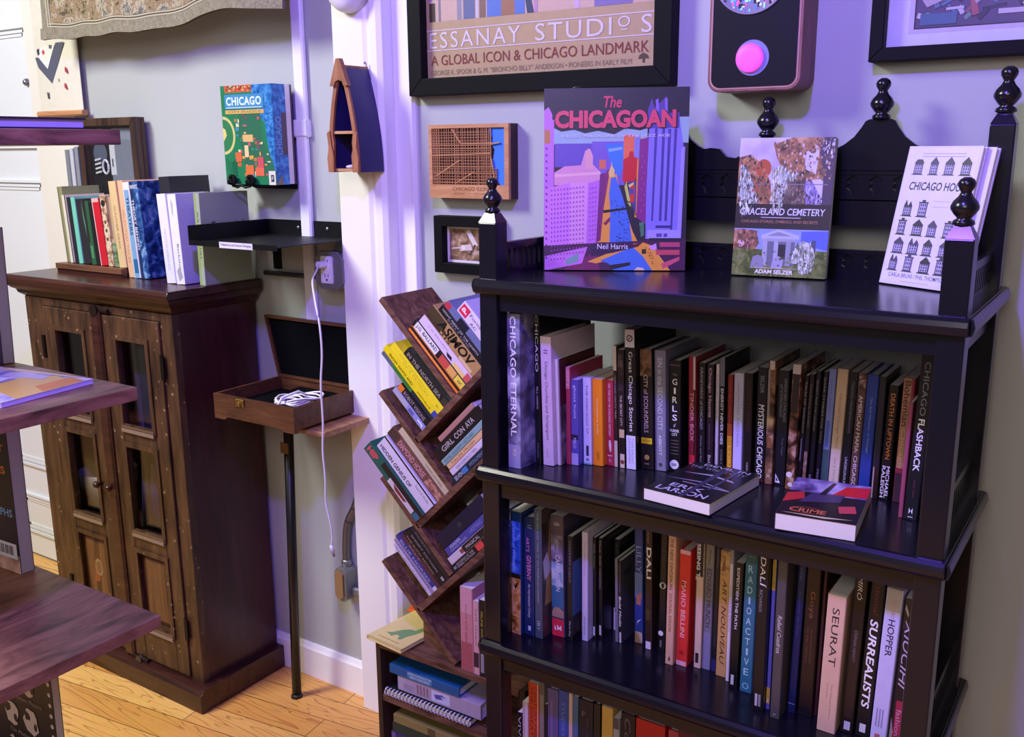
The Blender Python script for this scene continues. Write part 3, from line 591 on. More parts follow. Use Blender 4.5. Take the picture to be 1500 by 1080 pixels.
D1 = [
 ('thick smoky violet hardcover with large pale letters', 'violet hardcover', 'h', city, [('r',0,1,0,.155,'#8c86b4'),('t','CHICAGO ETERNAL',.985,.21,.22,.72,WH,BO),('r',.40,.62,.085,.125,'#d0c4c8'),('h','B',.44,.58,.09,.12,'#231f2c')], [('r',0,1,0,1,city)]),
 ('tall slim black book', 'slim black', 'h', '#131118', [('t','CHICAGO',.99,.62,.25,.8,'#d8d2cc'),('t','BILL HARMS',.52,.37,.35,.7,'#b9b2ba'),('t','PRESS',.14,.04,.35,.65,'#77707c')], []),
 ('pale pink book with fine dark title', 'pale pink', 'h', PK, [('r',.3,.72,.89,.90,'#8d7c92'),('r',.3,.72,.87,.88,'#8d7c92'),('t','Chicago Churches and Synagogues',.81,.20,.3,.68,'#3d3760'),('t','Lane',.13,.06,.35,.6,'#b69aa6')], []),
 ('thin white edged maroon picture book', 'maroon picture', 'p', '#dcd2d2', [], [('r',0,1,.56,1,'#5a2630'),('r',0,1,0,.56,photo(('#3a3036','#6a5c66','#a092a0'),30,4)),('r',.0,.03,0,1,'#d9cfd4')]),
 ('slim crimson and pink book', 'crimson pink', 'p', '#a83050', [('r',0,1,.78,1,'#c87888'),('t','CITY',.96,.8,.25,.8,'#e8c8cc')], []),
 ('short violet blue paperback', 'violet blue', 'p', '#5a51a8', [('r',0,1,.30,.36,'#231c3a'),('r',0,1,0,.14,'#b0a6d8'),('t','ghost hunt',.94,.55,.3,.75,'#e0daf0'),('t','FIELD',.32,.20,.3,.7,'#d8d2ea')], []),
 ('short pale lilac paperback', 'pale lilac', 'p', '#d5d2ec', [('t','THE CHICAGO 77',.92,.36,.38,.66,'#4b4763'),('r',.34,.7,.10,.22,'#3c3a54'),('r',.34,.7,.04,.07,'#6d6a88'),('r',0,1,0,.02,'#6fb2b4')], []),
 ('short bright orange paperback', 'bright orange', 'p', OR, [('t','Chicagoisms today',.78,.36,.38,.62,'#ffd9a8'),('t','NORTH',.16,.07,.35,.66,'#7a4410')], []),
 ('short crimson paperback with white lettering', 'crimson paperback', 'p', '#b02c44', [('t','ON THIS DAY IN CHICAGO HISTORY',.96,.34,.32,.66,'#f0d0d0',BO),('p',[(.35,.30),(.62,.30),(.72,.24),(.66,.16),(.45,.17),(.32,.24)],'#ecdcdc'),('r',.15,.8,.11,.125,'#e6b9bb'),('h','H',.35,.65,.03,.09,'#e6b9bb')], []),
 ('slim brown book with cream top', 'cream topped', 'p', '#2a1c1c', [('r',0,1,.80,1,'#cfc1b4'),('t','CHICAGO DEATH TRAP',.76,.40,.3,.75,'#a79a94'),('r',0,1,0,.22,'#bcaea6')], []),
 ('dark sepia picture spine book', 'sepia picture', 'p', '#22161a', [('r',.1,.9,.66,.97,photo(('#150f12','#3a2c30','#6a5660'),60,4)),('t','THE SECRET CITY',.62,.36,.35,.7,'#c8b8b4'),('r',.2,1,.26,.33,'#c4a684'),('r',.3,1,.0,.12,'#c9b6a8'),('c',.65,.05,.004,'#7c3a34')], []),
 ('tall black book with white ends', 'tall black', 'p', '#141217', [('r',0,1,.875,1,'#d9d2d8'),('c',.5,.938,.0062,'#39262c'),('c',.5,.938,.0042,'#d2c6cc'),('p',[(.35,.93),(.62,.955),(.65,.947),(.4,.922)],'#39262c'),('t','Great Chicago Stories',.845,.275,.25,.78,'#e6dfe6'),('r',0,1,0,.245,'#cfc8ea'),('t','TOM MADAY',.225,.04,.55,.78,'#8d86b4'),('t','SAM LANDERS',.225,.04,.22,.45,'#8d86b4')], []),
 ('thick dark book with yellow label', 'yellow labelled', 'h', '#1c1418', [('r',0,1,.78,1,sepia),('t','CITY of SCOUNDRELS',.79,.31,.3,.66,'#d0bcae'),('r',.02,.98,.215,.265,'#d4b820'),('h','GARY KRIST',.1,.9,.23,.25,'#5a4a10'),('c',.5,.10,.0048,'#b49a4c'),('r',.3,.7,.04,.05,'#8d7c60')], []),
 ('silver grey book with outlined title', 'silver grey', 'h', '#807c90', [('r',0,.12,0,1,'#6a6678'),('t','SIN in the SECOND CITY',.94,.34,.26,.74,'#d0cad8'),('t','ABBOTT',.30,.13,.34,.64,'#e2dcea'),('c',.5,.05,.0035,'#44404e')], []),
 ('thick black book with spaced white capitals', 'spaced capitals', 'h', '#131116', [('r',0,1,.955,.965,'#5a5048'),('h','THE',.3,.7,.865,.885,'#8d868c'),('s','GIRLS',.85,.45,.28,.74,'#f0ecf0'),('h','of',.40,.62,.405,.44,'#d8d2d8',I1),('h','MURDER',.06,.94,.36,.385,'#ece8ec',BO),('h','CITY',.22,.78,.325,.35,'#ece8ec',BO),('r',.1,.9,.28,.287,'#6a5450'),('r',.1,.9,.25,.257,'#6a5450'),('r',.1,.9,.22,.227,'#6a5450'),('r',.1,.9,.19,.197,'#6a5450'),('r',.1,.9,.16,.167,'#6a5450'),('c',.5,.065,.0085,'#d9d4de'),('r',.3,.7,.05,.075,'#8d8896')], []),
 ('red book with dark edge', 'red dark', 'p', '#8d1f2e', [('r',.68,1,.72,1,'#c8b4b4'),('r',.72,1,0,.72,'#241419'),('t','TINDER BOX',.70,.27,.2,.78,'#c88a8a',BO),('r',.1,.9,.03,.15,'#c42a38'),('c',.5,.06,.004,'#e2c8d4')], []),
 ('black paperback with small serif title', 'black serif', 'p', '#141016', [('t','GRAVEYARDS of CHICAGO',.96,.40,.3,.7,'#b0a8b6'),('t','Hucke and Bielski',.34,.06,.35,.65,'#8d8694')], []),
 ('dark plum paperback with blocky letters', 'dark plum', 'p', '#25131f', [('t','Chicago Haunts',.97,.52,.18,.8,'#c2a2b4',BO),('t','ghostlore of the city',.46,.22,.38,.62,'#8a6a7a'),('t','Bielski',.17,.04,.3,.75,'#c0b0c0')], []),
 ('very thin white book', 'thin white', 'p', '#cfc2c6', [('t','LOCAL LORE',.9,.5,.3,.7,'#6a5660')], []),
 ('black book with a grey top', 'grey topped', 'p', '#121016', [('r',0,1,.76,1,'#6f6b76'),('t','ENERGY NEVER DIES',.74,.26,.2,.8,'#ddd6dc',BO),('t','AYANA C.',.22,.08,.3,.7,'#8d8690')], []),
 ('red book shading to yellow', 'red yellow', 'p', '#7d2020', [('r',0,1,0,.42,'#c48a20'),('r',0,1,.40,.52,'#9a4a1c'),('t','CHICAGO',.92,.5,.3,.72,'#b44a40'),('t','LORE',.30,.06,.2,.8,'#e6b840',BO)], []),
 ('pale lavender paperback', 'pale lavender', 'p', '#b6b0c0', [('r',0,1,0,.55,'#c2b8e8'),('t','HAUNTED ARCHIVES',.90,.3,.36,.64,'#8882a2')], []),
 ('nearly black maroon book', 'black maroon', 'p', '#1c1012', [('t','NOCTURNES',.92,.45,.25,.75,'#4a2226'),('t','MERCY',.16,.03,.35,.65,'#a89ca6')], []),
 ('black book with slanted white capitals', 'slanted capitals', 'p', '#15121a', [('t','SELZER',.93,.78,.3,.7,'#8a8896'),('t','MYSTERIOUS CHICAGO',.68,.03,.18,.82,'#e4dee4',{'bold':.012,'shear':.1}),('r',0,1,0,.025,'#5a1c2c')], []),
 ('slim tan picture spine book', 'tan picture', 'p', sepia, [('r',.2,.9,.93,1,'#cdbcae'),('r',0,.35,.55,.93,'#8d7c74'),('r',.2,.8,.30,.38,'#8d5a30'),('h','M',.3,.7,.05,.08,'#d8d0d4')], []),
 ('black paperback with italic grey title', 'italic black', 'p', '#17151d', [('t','UNSOLVED CHICAGO',.93,.56,.62,.88,'#8d8894',I1),('t','of CHICAGO',.88,.60,.25,.5,'#8d8894',I1),('t','Troy Taylor',.42,.26,.55,.75,'#77727e'),('p',[(.1,.10),(.1,.02),(.62,.02)],'#dcd8e2'),('p',[(.18,.075),(.18,.035),(.42,.035)],'#17151d')], []),
 ('sepia spine with a square cream top', 'square cream', 'p', photo(('#120c0c','#3a1f18','#8a5a40','#d2b49a'),45,5), [('r',0,1,.925,1,'#c4b4ae'),('r',.1,.9,.62,.92,'#2b2226'),('c',.4,.12,.005,'#e0d4d2'),('c',.6,.04,.004,'#d8c8c4')], []),
 ('slim black book with pale small print', 'small print', 'p', '#151117', [('t','TALES OF CHICAGO',.95,.50,.3,.72,'#a79ea8'),('r',.3,.5,.25,.45,'#8d8690'),('r',.2,.8,.05,.08,'#c9c2ca')], []),
 ('thin rust brown picture book', 'rust brown', 'p', '#1d1318', [('r',.1,.9,0,.34,photo(('#2a1814','#7a5444','#b4988a'),60,4)),('t','GANGLAND',.92,.55,.3,.7,'#7c7078')], []),
 ('thin plain dark book', 'plain dark', 'p', '#17131a', [('t','GHOST MAP OF LEGEND',.93,.50,.3,.7,'#8f8892'),('h','DEL',.2,.8,.10,.13,'#b8b2bc')], []),
 ('thin charcoal book with a pale foot', 'pale foot', 'p', '#121016', [('t','DARK STORIES FOR YOU',.95,.40,.32,.68,'#a49c98'),('t','PRESS',.17,.05,.3,.7,'#a8a0ac')], []),
 ('blue book with a sea green foot', 'blue green', 'p', '#7c86bc', [('r',0,1,0,.34,'#3f5c58'),('r',.2,.7,.36,.58,'#5062ae'),('t','CHICAGO',.92,.64,.3,.65,'#4f5c94'),('c',.4,.04,.003,'#1c2a2a')], []),
 ('tan book with reddish faint title', 'tan book', 'p', '#c9ae88', [('r',0,1,0,.35,'#d8c4ac'),('t','Haunted Chicago Now',.80,.36,.28,.68,'#a8704a'),('t','Gail E. Morris',.28,.08,.38,.62,'#9a8a80')], []),
 ('black book with thin white title', 'thin title', 'p', '#111015', [('t','CHICAGO NEIGHBORHOODS',.92,.50,.35,.65,'#7d7884'),('t','UNDERGROUND',.30,.04,.34,.66,'#c8c2ca')], []),
 ('brown book with pale slanted capitals', 'brown capitals', 'p', '#5a4038', [('r',0,1,.86,1,photo(('#2a1a18','#6a4a40','#c0a49a'),90,3)),('t','AMERICAN MAFIA: CHICAGO',.82,.06,.24,.76,'#d8c6c0',BO),('r',0,1,0,.06,'#c2b0b0')], []),
 ('royal blue hardcover', 'royal blue', 'h', '#27408f', [('t','The Rail Museum of Chicago',.82,.36,.38,.62,'#8fa4dc')], []),
 ('slim grey black book', 'grey black', 'p', '#26242e', [('r',0,1,0,.26,'#2a1614'),('r',.1,.3,.0,.26,'#b8a09a')], []),
 ('black book with orange capitals', 'orange capitals', 'p', '#121012', [('t','DEATH IN UPTOWN',.93,.36,.25,.75,'#d07a3a',BO),('t','MICHAEL',.30,.02,.55,.95,'#e8e2e6',BO),('t','RALEIGH',.30,.02,.05,.45,'#e8e2e6',BO)], []),
 ('tan and crimson book with crowded lettering', 'tan crimson', 'p', '#8d2a3c', [('r',0,.75,.28,1,'#a8805c'),('t','Bohemian',.98,.62,.1,.7,'#5e2420',BO),('t','Chicago',.60,.28,.05,.6,'#caa070',BO),('r',0,.6,0,.24,'#3a2430')], []),
 ('thin rose pink book', 'rose pink', 'p', '#9a4a62', [], []),
 ('tall black book titled bold white', 'bold white', 'p', '#15151d', [('t','CHICAGO',.95,.635,.26,.70,'#8a8898'),('t','FLASHBACK',.615,.30,.24,.74,'#f2eef4',{'bold':.02}),('t','Chicago Tribune',.25,.14,.4,.6,'#7c3a48'),('p',[(.32,.075),(.45,.055),(.32,.035)],'#f0ecf2'),('p',[(.62,.075),(.49,.055),(.62,.035)],'#f0ecf2'),('r',.28,.68,.015,.022,'#b8b2be')], []),
 ('thin brown black book', 'brown black', 'p', '#2a1c20', [], [('r', 0, 1, .30, 1, photo(('#3a4a78', '#6a7cae', '#a4b4d4'), 18, 3)), ('r', 0, 1, 0, .30, '#14151d')]),
]
shelf_books(G1, D1, ZA, 'upper bookcase shelf', 'books standing on the upper bookcase shelf', 1.66)

foli = photo(('#2f3a20', '#6b6a3a', '#9a7a4a', '#c9bca4'), 40, 5)
G2 = [(-.943,.0245,1.407,.247,.1),(-.9178,.0222,1.416,.238,-.7),(-.893,.0170,1.415,.258,-.6),(-.8715,.0285,1.441,.242,-1.1),(-.8365,.0115,1.438,.209,-.3),
 (-.8240,.0100,1.469,.200,-1.8),(-.8065,.0135,1.453,.217,-.6),(-.7992,.0065,1.470,.203,-.7),(-.7915,.0085,1.478,.201,-1.0),(-.7815,.0120,1.520,.186,-.6),
 (-.7570,.0060,1.481,.166,-1.5),(-.7502,.0070,1.482,.164,-1.6),(-.7265,.0170,1.500,.226,-1.3),(-.700,.0142,1.489,.232,-1.2),(-.676,.0132,1.493,.230,.1),
 (-.646,.0148,1.460,.248,-.1),(-.629,.0212,1.468,.221,.4),(-.600,.0148,1.476,.239,-.2),(-.584,.0150,1.480,.239,0),(-.567,.0090,1.480,.237,.1),
 (-.5552,.0180,1.472,.235,.1),(-.5335,.0058,1.463,.248,-.2),(-.5215,.0150,1.446,.231,.6),(-.502,.0208,1.447,.255,0),(-.4805,.0040,1.457,.250,.1),
 (-.4645,.0182,1.404,.274,-.4),(-.4458,.0060,1.417,.264,-.2),(-.4322,.0152,1.398,.274,-.1),(-.4135,.0122,1.428,.263,.9),(-.397,.0218,1.431,.261,.1),
 (-.3742,.0052,1.441,.257,.4),(-.3590,.0285,1.405,.234,.9),(-.3265,.0192,1.420,.269,1.3),(-.304,.0208,1.422,.268,1.6),(-.2795,.0235,1.412,.263,1.6),(-.255,.0200,1.422,.248,1.7)]
# drop overlaps of the thin black trio behind the white one
G2[6] = (-.8130,.0125,1.453,.217,-.6)
D2 = [
 ('rounded paperback, bright blue above gold below', 'blue gold', 'p', '#12336e', [('r',0,1,.50,.92,photo(('#1a3a9a','#2c5ac8','#5f8ae0'),70,3)),('r',0,1,0,.47,photo(('#3a2418','#a8702c','#d09a70','#8a7a5c'),70,4)),('r',0,1,.46,.50,'#1a1612'),('t','Cabinet of Wonders',.90,.52,.2,.5,'#8fb0f0',I1),('p',[(.1,.44),(.4,.40),(.9,.45),(.5,.37)],'#201810')], []),
 ('navy hardcover with pink title', 'navy pink', 'h', '#16295c', [('r',.35,.75,.93,.935,'#8a98c0'),('r',.35,.85,.91,.915,'#8a98c0'),('t',"ART'S",.83,.71,.2,.55,'#d884b0'),('t','GIVERNY',.68,.47,.25,.72,'#d884b0',BO),('t','An Impressionist Colony',.44,.15,.32,.68,'#cfd2ea',I1),('r',.4,.7,.04,.08,'#c8ccdc')], []),
 ('slate grey book with tan picture cover', 'slate grey', 'p', '#4a5a66', [('t','THE LIFE AND TIMES OF AN AMERICAN DREAM',.97,.28,.35,.62,'#a7b0b4'),('r',.25,.75,.13,.135,'#c0c6c8'),('t','BY',.12,.06,.3,.7,'#c0c6c8')], [('r',0,1,0,1,'#4a3c40'),('p',[(.05,.25),(.16,.9),(.22,.88),(.2,.25)],'#b08c52'),('p',[(.02,.60),(.10,.66),(.2,.5),(.05,.45)],'#c4c0cc'),('r',0,.1,.70,.9,'#2a2024')]),
 ('thick dreamlike book with red foot', 'red footed', 'p', '#4a4258', [('r',0,1,.84,1,'#5a4c54'),('h','USA',.25,.75,.92,.945,'#cfc6cc'),('r',0,1,.60,.84,photo(('#4a4450','#7d748a','#a39aac'),50,3)),('r',0,1,.40,.62,photo(('#5f86a6','#8fb0c4','#c4ccd4'),50,3)),('r',0,1,.24,.42,'#2f6a90'),('p',[(0,.20),(.2,.24),(.6,.245),(1,.22),(1,.16),(0,.16)],'#a88a78'),('t','LEONORA',.80,.70,.45,.62,'#b9b2c0'),('t','CARRINGTON',.68,.38,.36,.72,'#e2e2ec'),('r',0,1,0,.145,'#e03048'),('p',[(.2,.09),(.32,.07),(.32,.05),(.2,.05)],'#f4e6ea'),('p',[(.42,.05),(.42,.10),(.6,.075),(.8,.10),(.8,.05),(.6,.06)],'#f4e6ea')], []),
 ('slim black book with blue sky cover', 'sky cover', 'p', '#17161c', [('t','SOLITARY LIGHT',.96,.56,.35,.68,'#8d8894'),('t','Marie Day',.19,.04,.3,.7,'#d8d4da')], [('r',0,1,.22,.76,'#4a6a9a'),('r',0,1,.05,.24,'#3a3238'),('r',0,1,.76,1,'#2c2a2e')]),
 ('slim brown black book', 'brown slim', 'p', '#241a1e', [('t','MUTE',.82,.62,.2,.8,'#8d6a68'),('r',.2,.8,.04,.16,'#8a8288')], []),
 ('slim white book with faint red print', 'white spine', 'p', '#cbc3dc', [('t','THE CHINA STORY',.92,.60,.35,.65,'#b88aa0'),('t','Kohler & Sons',.22,.06,.35,.65,'#5d5a80')], []),
 ('thin black book with white foot print', 'thin black', 'p', '#17141a', [('t','GREEK WORLD',.94,.70,.3,.7,'#b0a8ae'),('r',.2,.8,.03,.12,'#d8d2d8')], []),
 ('slim black book with tiny capitals', 'tiny capitals', 'p', '#1a161a', [('t','PAUL IRIBE DESIGNS',.97,.50,.3,.7,'#a89a9c'),('r',.25,.8,.03,.13,'#d0cad0')], []),
 ('glossy black book with white label', 'labelled black', 'p', '#151318', [('r',0,1,0,.25,'#b8b2cc'),('r',.2,.8,.20,.24,'#3a3844'),('t','ARTS',.97,.72,.25,.75,'#44424a')], []),
 ('thin grey pamphlet', 'grey pamphlet', 'p', '#77737c', [], []),
 ('short black book with handwritten white title', 'handwritten title', 'p', '#17161a', [('t','LATE RICHARDS',.95,.62,.35,.65,'#8d8a90'),('t','Bold Media',.57,.20,.15,.85,'#f0ecf0',{'bold':.01,'shear':.2}),('r',.2,.8,.0,.13,'#c6c2ca')], [('r',0,1,0,1,'#4a4850'),('r',.10,.35,.80,.86,'#332a3c')]),
 ('blue painted picture spine book', 'blue painted', 'p', '#2c3f7c', [('t','LILLY',.85,.62,.2,.85,'#8a9ac8'),('r',0,1,.40,.62,'#5f78b0'),('p',[(.2,.42),(.9,.46),(.8,.34),(.2,.33)],'#b0705a'),('r',0,1,.20,.34,'#2a3a88'),('p',[(0,.10),(.3,.17),(.9,.22),(.4,.20)],'#c8c4cc'),('r',0,1,0,.1,foli)], []),
 ('dark brown book with bold white name', 'bold brown', 'h', '#35231f', [('t','total',.99,.89,.3,.62,'#a88a80',I1),('t','DALI',.86,.60,.2,.92,'#f0eaea',{'bold':.02}),('r',.1,.8,.25,.34,'#4a4020'),('r',.1,.9,0,.065,'#d8d0da')], []),
 ('black book with white oval mark', 'oval mark', 'p', '#19171b', [('t','THE NEW LIFE',.94,.62,.25,.8,'#3c3a40'),('c',.5,.57,.0062,'#e0dce0'),('c',.5,.57,.0032,'#19171b',1.6),('c',.4,.16,.005,'#e0dce0'),('r',.3,.6,.04,.1,'#6d6a70')], []),
 ('peach coloured book with brown capitals', 'peach book', 'p', '#dcae8c', [('t','THE NEW DINOSAURS',.97,.58,.28,.72,'#6a4630',BO),('t','DOUGAL DIXON',.55,.26,.30,.70,'#6a4630'),('p',[(.35,.04),(.6,.07),(.7,.04),(.55,.02)],'#6a4630')], []),
 ('bright red book with pink ends', 'bright red', 'h', '#e0372f', [('r',0,1,.965,1,'#e8b2b8'),('r',0,1,0,.04,'#e8b2b8'),('t','MARIO BELLINI',.74,.25,.25,.72,'#f2a6a6',{'bold':.025}),('c',.5,.115,.004,'#a8261f')], []),
 ('half black, half cream book', 'half cream', 'p', '#d8bca2', [('r',0,1,.73,1,'#16141a'),('t','SEEING T',.985,.72,.1,.6,'#e8e2e2',{'bold':.03}),('r',0,.14,0,.7,'#241c20'),('r',.3,.75,.04,.12,'#2a2024')], []),
 ('pewter grey book with dark capitals', 'pewter grey', 'p', '#77767e', [('r',0,1,.82,1,'#85806e'),('t','Prints',.95,.83,.3,.7,'#3a3838',I1),('t','EDVARD MUNCH',.80,.34,.18,.82,'#26242c'),('t','THE COMPLETE',.30,.14,.38,.62,'#9a98a4'),('r',0,1,0,.3,'#8380a0')], []),
 ('slim black violet book', 'black violet', 'p', '#1c1a24', [('t','Jonathan',.97,.84,.25,.75,'#6a6480'),('r',0,1,0,.1,'#2c2860'),('t','LAND',.3,.2,.3,.7,'#4a4658')], []),
 ('golden tan book with dark capitals', 'golden tan', 'p', '#c79a5c', [('r',0,1,.80,1,photo(('#8a6434','#b88a50','#d8b27c'),90,3)),('p',[(.1,.84),(.5,.98),(.55,.84)],'#7d5a30'),('t','ART NOUVEAU',.78,.10,.30,.80,'#3a2416',I1)], []),
 ('thin white and pink book', 'white pink', 'p', '#ddd2d6', [('r',0,1,.88,1,'#9a948c'),('t','PARIS LIVING DESIGN',.72,.38,.2,.8,'#a88a92')], []),
 ('black book with narrow white capitals', 'narrow capitals', 'p', '#111116', [('t','EXPEDITIEN: THE PATH',.96,.48,.25,.62,'#ddd8dc',BO),('r',.2,.6,.03,.11,'#c8c4c8')], []),
 ('teal hardcover with spaced capitals', 'teal hardcover', 'h', '#2f6f86', [('r',0,1,.92,1,'#2c5a58'),('r',.2,.8,.965,.968,'#7ab0b4'),('s','RADIOACTIVE',.915,.11,.24,.70,'#a6d2dc'),('c',.48,.045,.0055,'#a6d2dc'),('c',.48,.045,.0042,'#2f6f86')], []),
 ('very thin rose book', 'thin rose', 'p', '#b4646c', [], []),
 ('black book with tall white serif capitals', 'serif capitals', 'p', '#151318', [('t','DAL\u00cd',.985,.80,.2,.85,'#ece6ea',{'shear':.1}),('t','RICHARDS',.78,.64,.2,.5,'#8d8890'),('r',.2,.45,.03,.11,'#c4bec4'),('r',.55,.8,.03,.11,'#8d888e')], []),
 ('slim blue book with yellow bands', 'yellow banded', 'p', '#5f62a8', [('r',0,1,.80,1,'#c0a040'),('r',0,1,.04,.15,'#c8a83c'),('t','WORLD ART',.98,.82,.25,.75,'#6d5a20'),('r',.3,.7,.05,.07,'#e6dcd0')], []),
 ('grey brown book with silver script', 'silver script', 'h', '#4f4a4a', [('t','Rafael Cuadros',.66,.42,.25,.75,'#d8d2cc',I1),('r',.3,.6,.02,.03,'#8d8884')], []),
 ('dark blue hardcover with faint title', 'dark blue', 'h', '#14204e', [('t','Journal de Fou',.82,.52,.35,.62,'#4a66a8'),('t','VOL',.98,.88,.3,.6,'#5a709c'),('r',0,1,.06,.066,'#7a86b0')], []),
 ('thick umber brown hardcover', 'umber brown', 'h', '#2e1d18', [('r',0,1,0,.06,'#15121a'),('t','Goya',.84,.66,.25,.75,'#8d5c36'),('t','TRUTH AND FANTASY',.60,.36,.55,.72,'#7a5638'),('t','THE SMALL PAINTINGS',.60,.36,.22,.40,'#7a5638')], []),
 ('thin burgundy book', 'thin burgundy', 'p', '#3c1a24', [], []),
 ('thick cream book with large dark capitals', 'thick cream', 'p', '#dcb698', [('t','SEURAT',.91,.49,.30,.72,'#2e2730'),('t','The Masters Series',.36,.10,.60,.68,'#8d6c58'),('t','Park Lane',.36,.25,.35,.42,'#8d6c58')], []),
 ('black brown book with white serif name', 'brown serif', 'h', '#1e1512', [('r',.2,.9,.1,.66,'#33231c'),('t','MIR\u00d3',.995,.85,.25,.75,'#cfc8c0',I1),('t','STEPHAN HEWITT',.66,.46,.35,.62,'#8d8680'),('r',.25,.8,.02,.075,'#e0dce0')], []),
 ('black book with huge slanted white capitals', 'huge capitals', 'p', '#121014', [('t','Essential',.99,.78,.3,.75,'#6a2c34',{'shear':.2}),('t','SURREALISTS',.75,.19,.18,.82,'#f4f0f2',{'bold':.02,'shear':.15}),('r',.25,.75,.03,.085,'#d8d4d8')], []),
 ('tall white book with bold black name', 'tall white', 'p', '#cbc4ea', [('r',0,1,.86,1,'#b2aaa4'),('t','EDWARD',.93,.82,.40,.66,'#c08a94'),('t','HOPPER',.81,.58,.28,.74,'#35304e',{'bold':.01}),('r',.2,.28,.12,.24,'#8f88b4'),('r',.4,.48,.12,.24,'#8f88b4'),('r',.6,.68,.12,.24,'#8f88b4'),('r',.25,.6,.035,.075,'#c85a6a')], []),
 ('dark photo spine with slanted capitals and crimson label', 'photo spine', 'p', '#241d22', [('r',0,1,.80,1,'#3a302e'),('p',[(.1,.96),(.4,.90),(.35,.88),(.05,.93)],'#c6bcb4'),('t','XIUCIHI',.86,.40,.2,.85,'#e6dede',{'shear':.35}),('r',.25,.85,.06,.32,'#c0304c'),('t','fashion',.26,.08,.35,.75,'#f0b4c0'),('p',[(0,.2),(.25,.1),(.2,.02),(0,.05)],'#b4a890')], []),
]
shelf_books(G2, D2, ZB, 'middle bookcase shelf', 'books standing on the middle bookcase shelf', 1.66)

G3 = [(-.945,.011,1.43,.161,0),(-.9325,.0125,1.43,.188,0),(-.9185,.024,1.43,.236,0),(-.8935,.010,1.43,.241,0),(-.8825,.0065,1.43,.199,0),(-.875,.024,1.43,.237,0),(-.850,.021,1.43,.241,0),
 (-.828,.0085,1.43,.241,0),(-.8185,.0115,1.43,.237,0),(-.8055,.0305,1.43,.237,0),(-.774,.0140,1.43,.237,0),(-.7565,.0230,1.43,.239,0),(-.7325,.013,1.43,.222,0),(-.7165,.0285,1.43,.239,0),(-.6865,.058,1.43,.238,0),(-.6225,.020,1.43,.237,0)]
D3 = [
 ('short black book with white capitals', 'short black', 'p', '#1a151c', [('t','VIVID',.95,.5,.2,.8,'#c8c0cc')], []),
 ('pale pink and white book', 'pink white', 'p', '#d8c8d2', [('r',0,.5,0,1,'#c7a6b4')], []),
 ('tall orange red book with dark capitals', 'orange red', 'p', '#d0502c', [('t','CENTURY PAINTING',.97,.3,.55,.85,'#8a2c18'),('t','THE GREAT',.97,.5,.15,.45,'#8a2c18'),('r',.92,1,0,1,'#e0c4b4')], []),
 ('slim beige book', 'slim beige', 'p', '#8d8378', [('r',0,1,.9,1,'#6a625a')], []),
 ('thin black book lower than its neighbours', 'thin low', 'p', '#1d1a20', [], []),
 ('thick muted purple book', 'muted purple', 'h', '#66568c', [('r',.3,.5,.2,.9,'#7a6aa0')], []),
 ('medium blue book', 'medium blue', 'h', '#3c54a4', [('t','STUDIES',.9,.6,.3,.7,'#6c84d0')], []),
 ('slim cream pink book', 'cream pink', 'p', '#cdb4aa', [], []),
 ('slim steel blue book', 'steel blue', 'p', '#4c6c94', [], []),
 ('thick dark charcoal book', 'dark charcoal', 'h', '#26232b', [('t','the collected drawings',.85,.2,.55,.7,'#5d5864'),('h','F',.2,.5,.85,.9,'#6a6472')], []),
 ('dark olive brown book', 'olive brown', 'h', '#2c2622', [], []),
 ('golden yellow book with dark letters', 'golden yellow', 'p', '#cda850', [('t','Gauguin',.55,.1,.2,.8,'#5a4520')], []),
 ('slim pale grey book', 'pale grey', 'p', '#a7a4ac', [('r',0,1,.9,1,'#57545c')], []),
 ('thick black brown book with grey script', 'grey script', 'h', '#221d20', [('t','Courbet',.96,.35,.25,.72,'#67606a',I1)], []),
 ('very thick scarlet book', 'very thick', 'h', '#b8241e', [('t','Holbein',.85,.35,.1,.35,'#d8604a',I1)], []),
 ('rose red book', 'rose red', 'h', '#b03c48', [], []),
]
shelf_books(G3, D3, ZC, 'bottom bookcase shelf', 'books standing on the bottom bookcase shelf', 1.66)

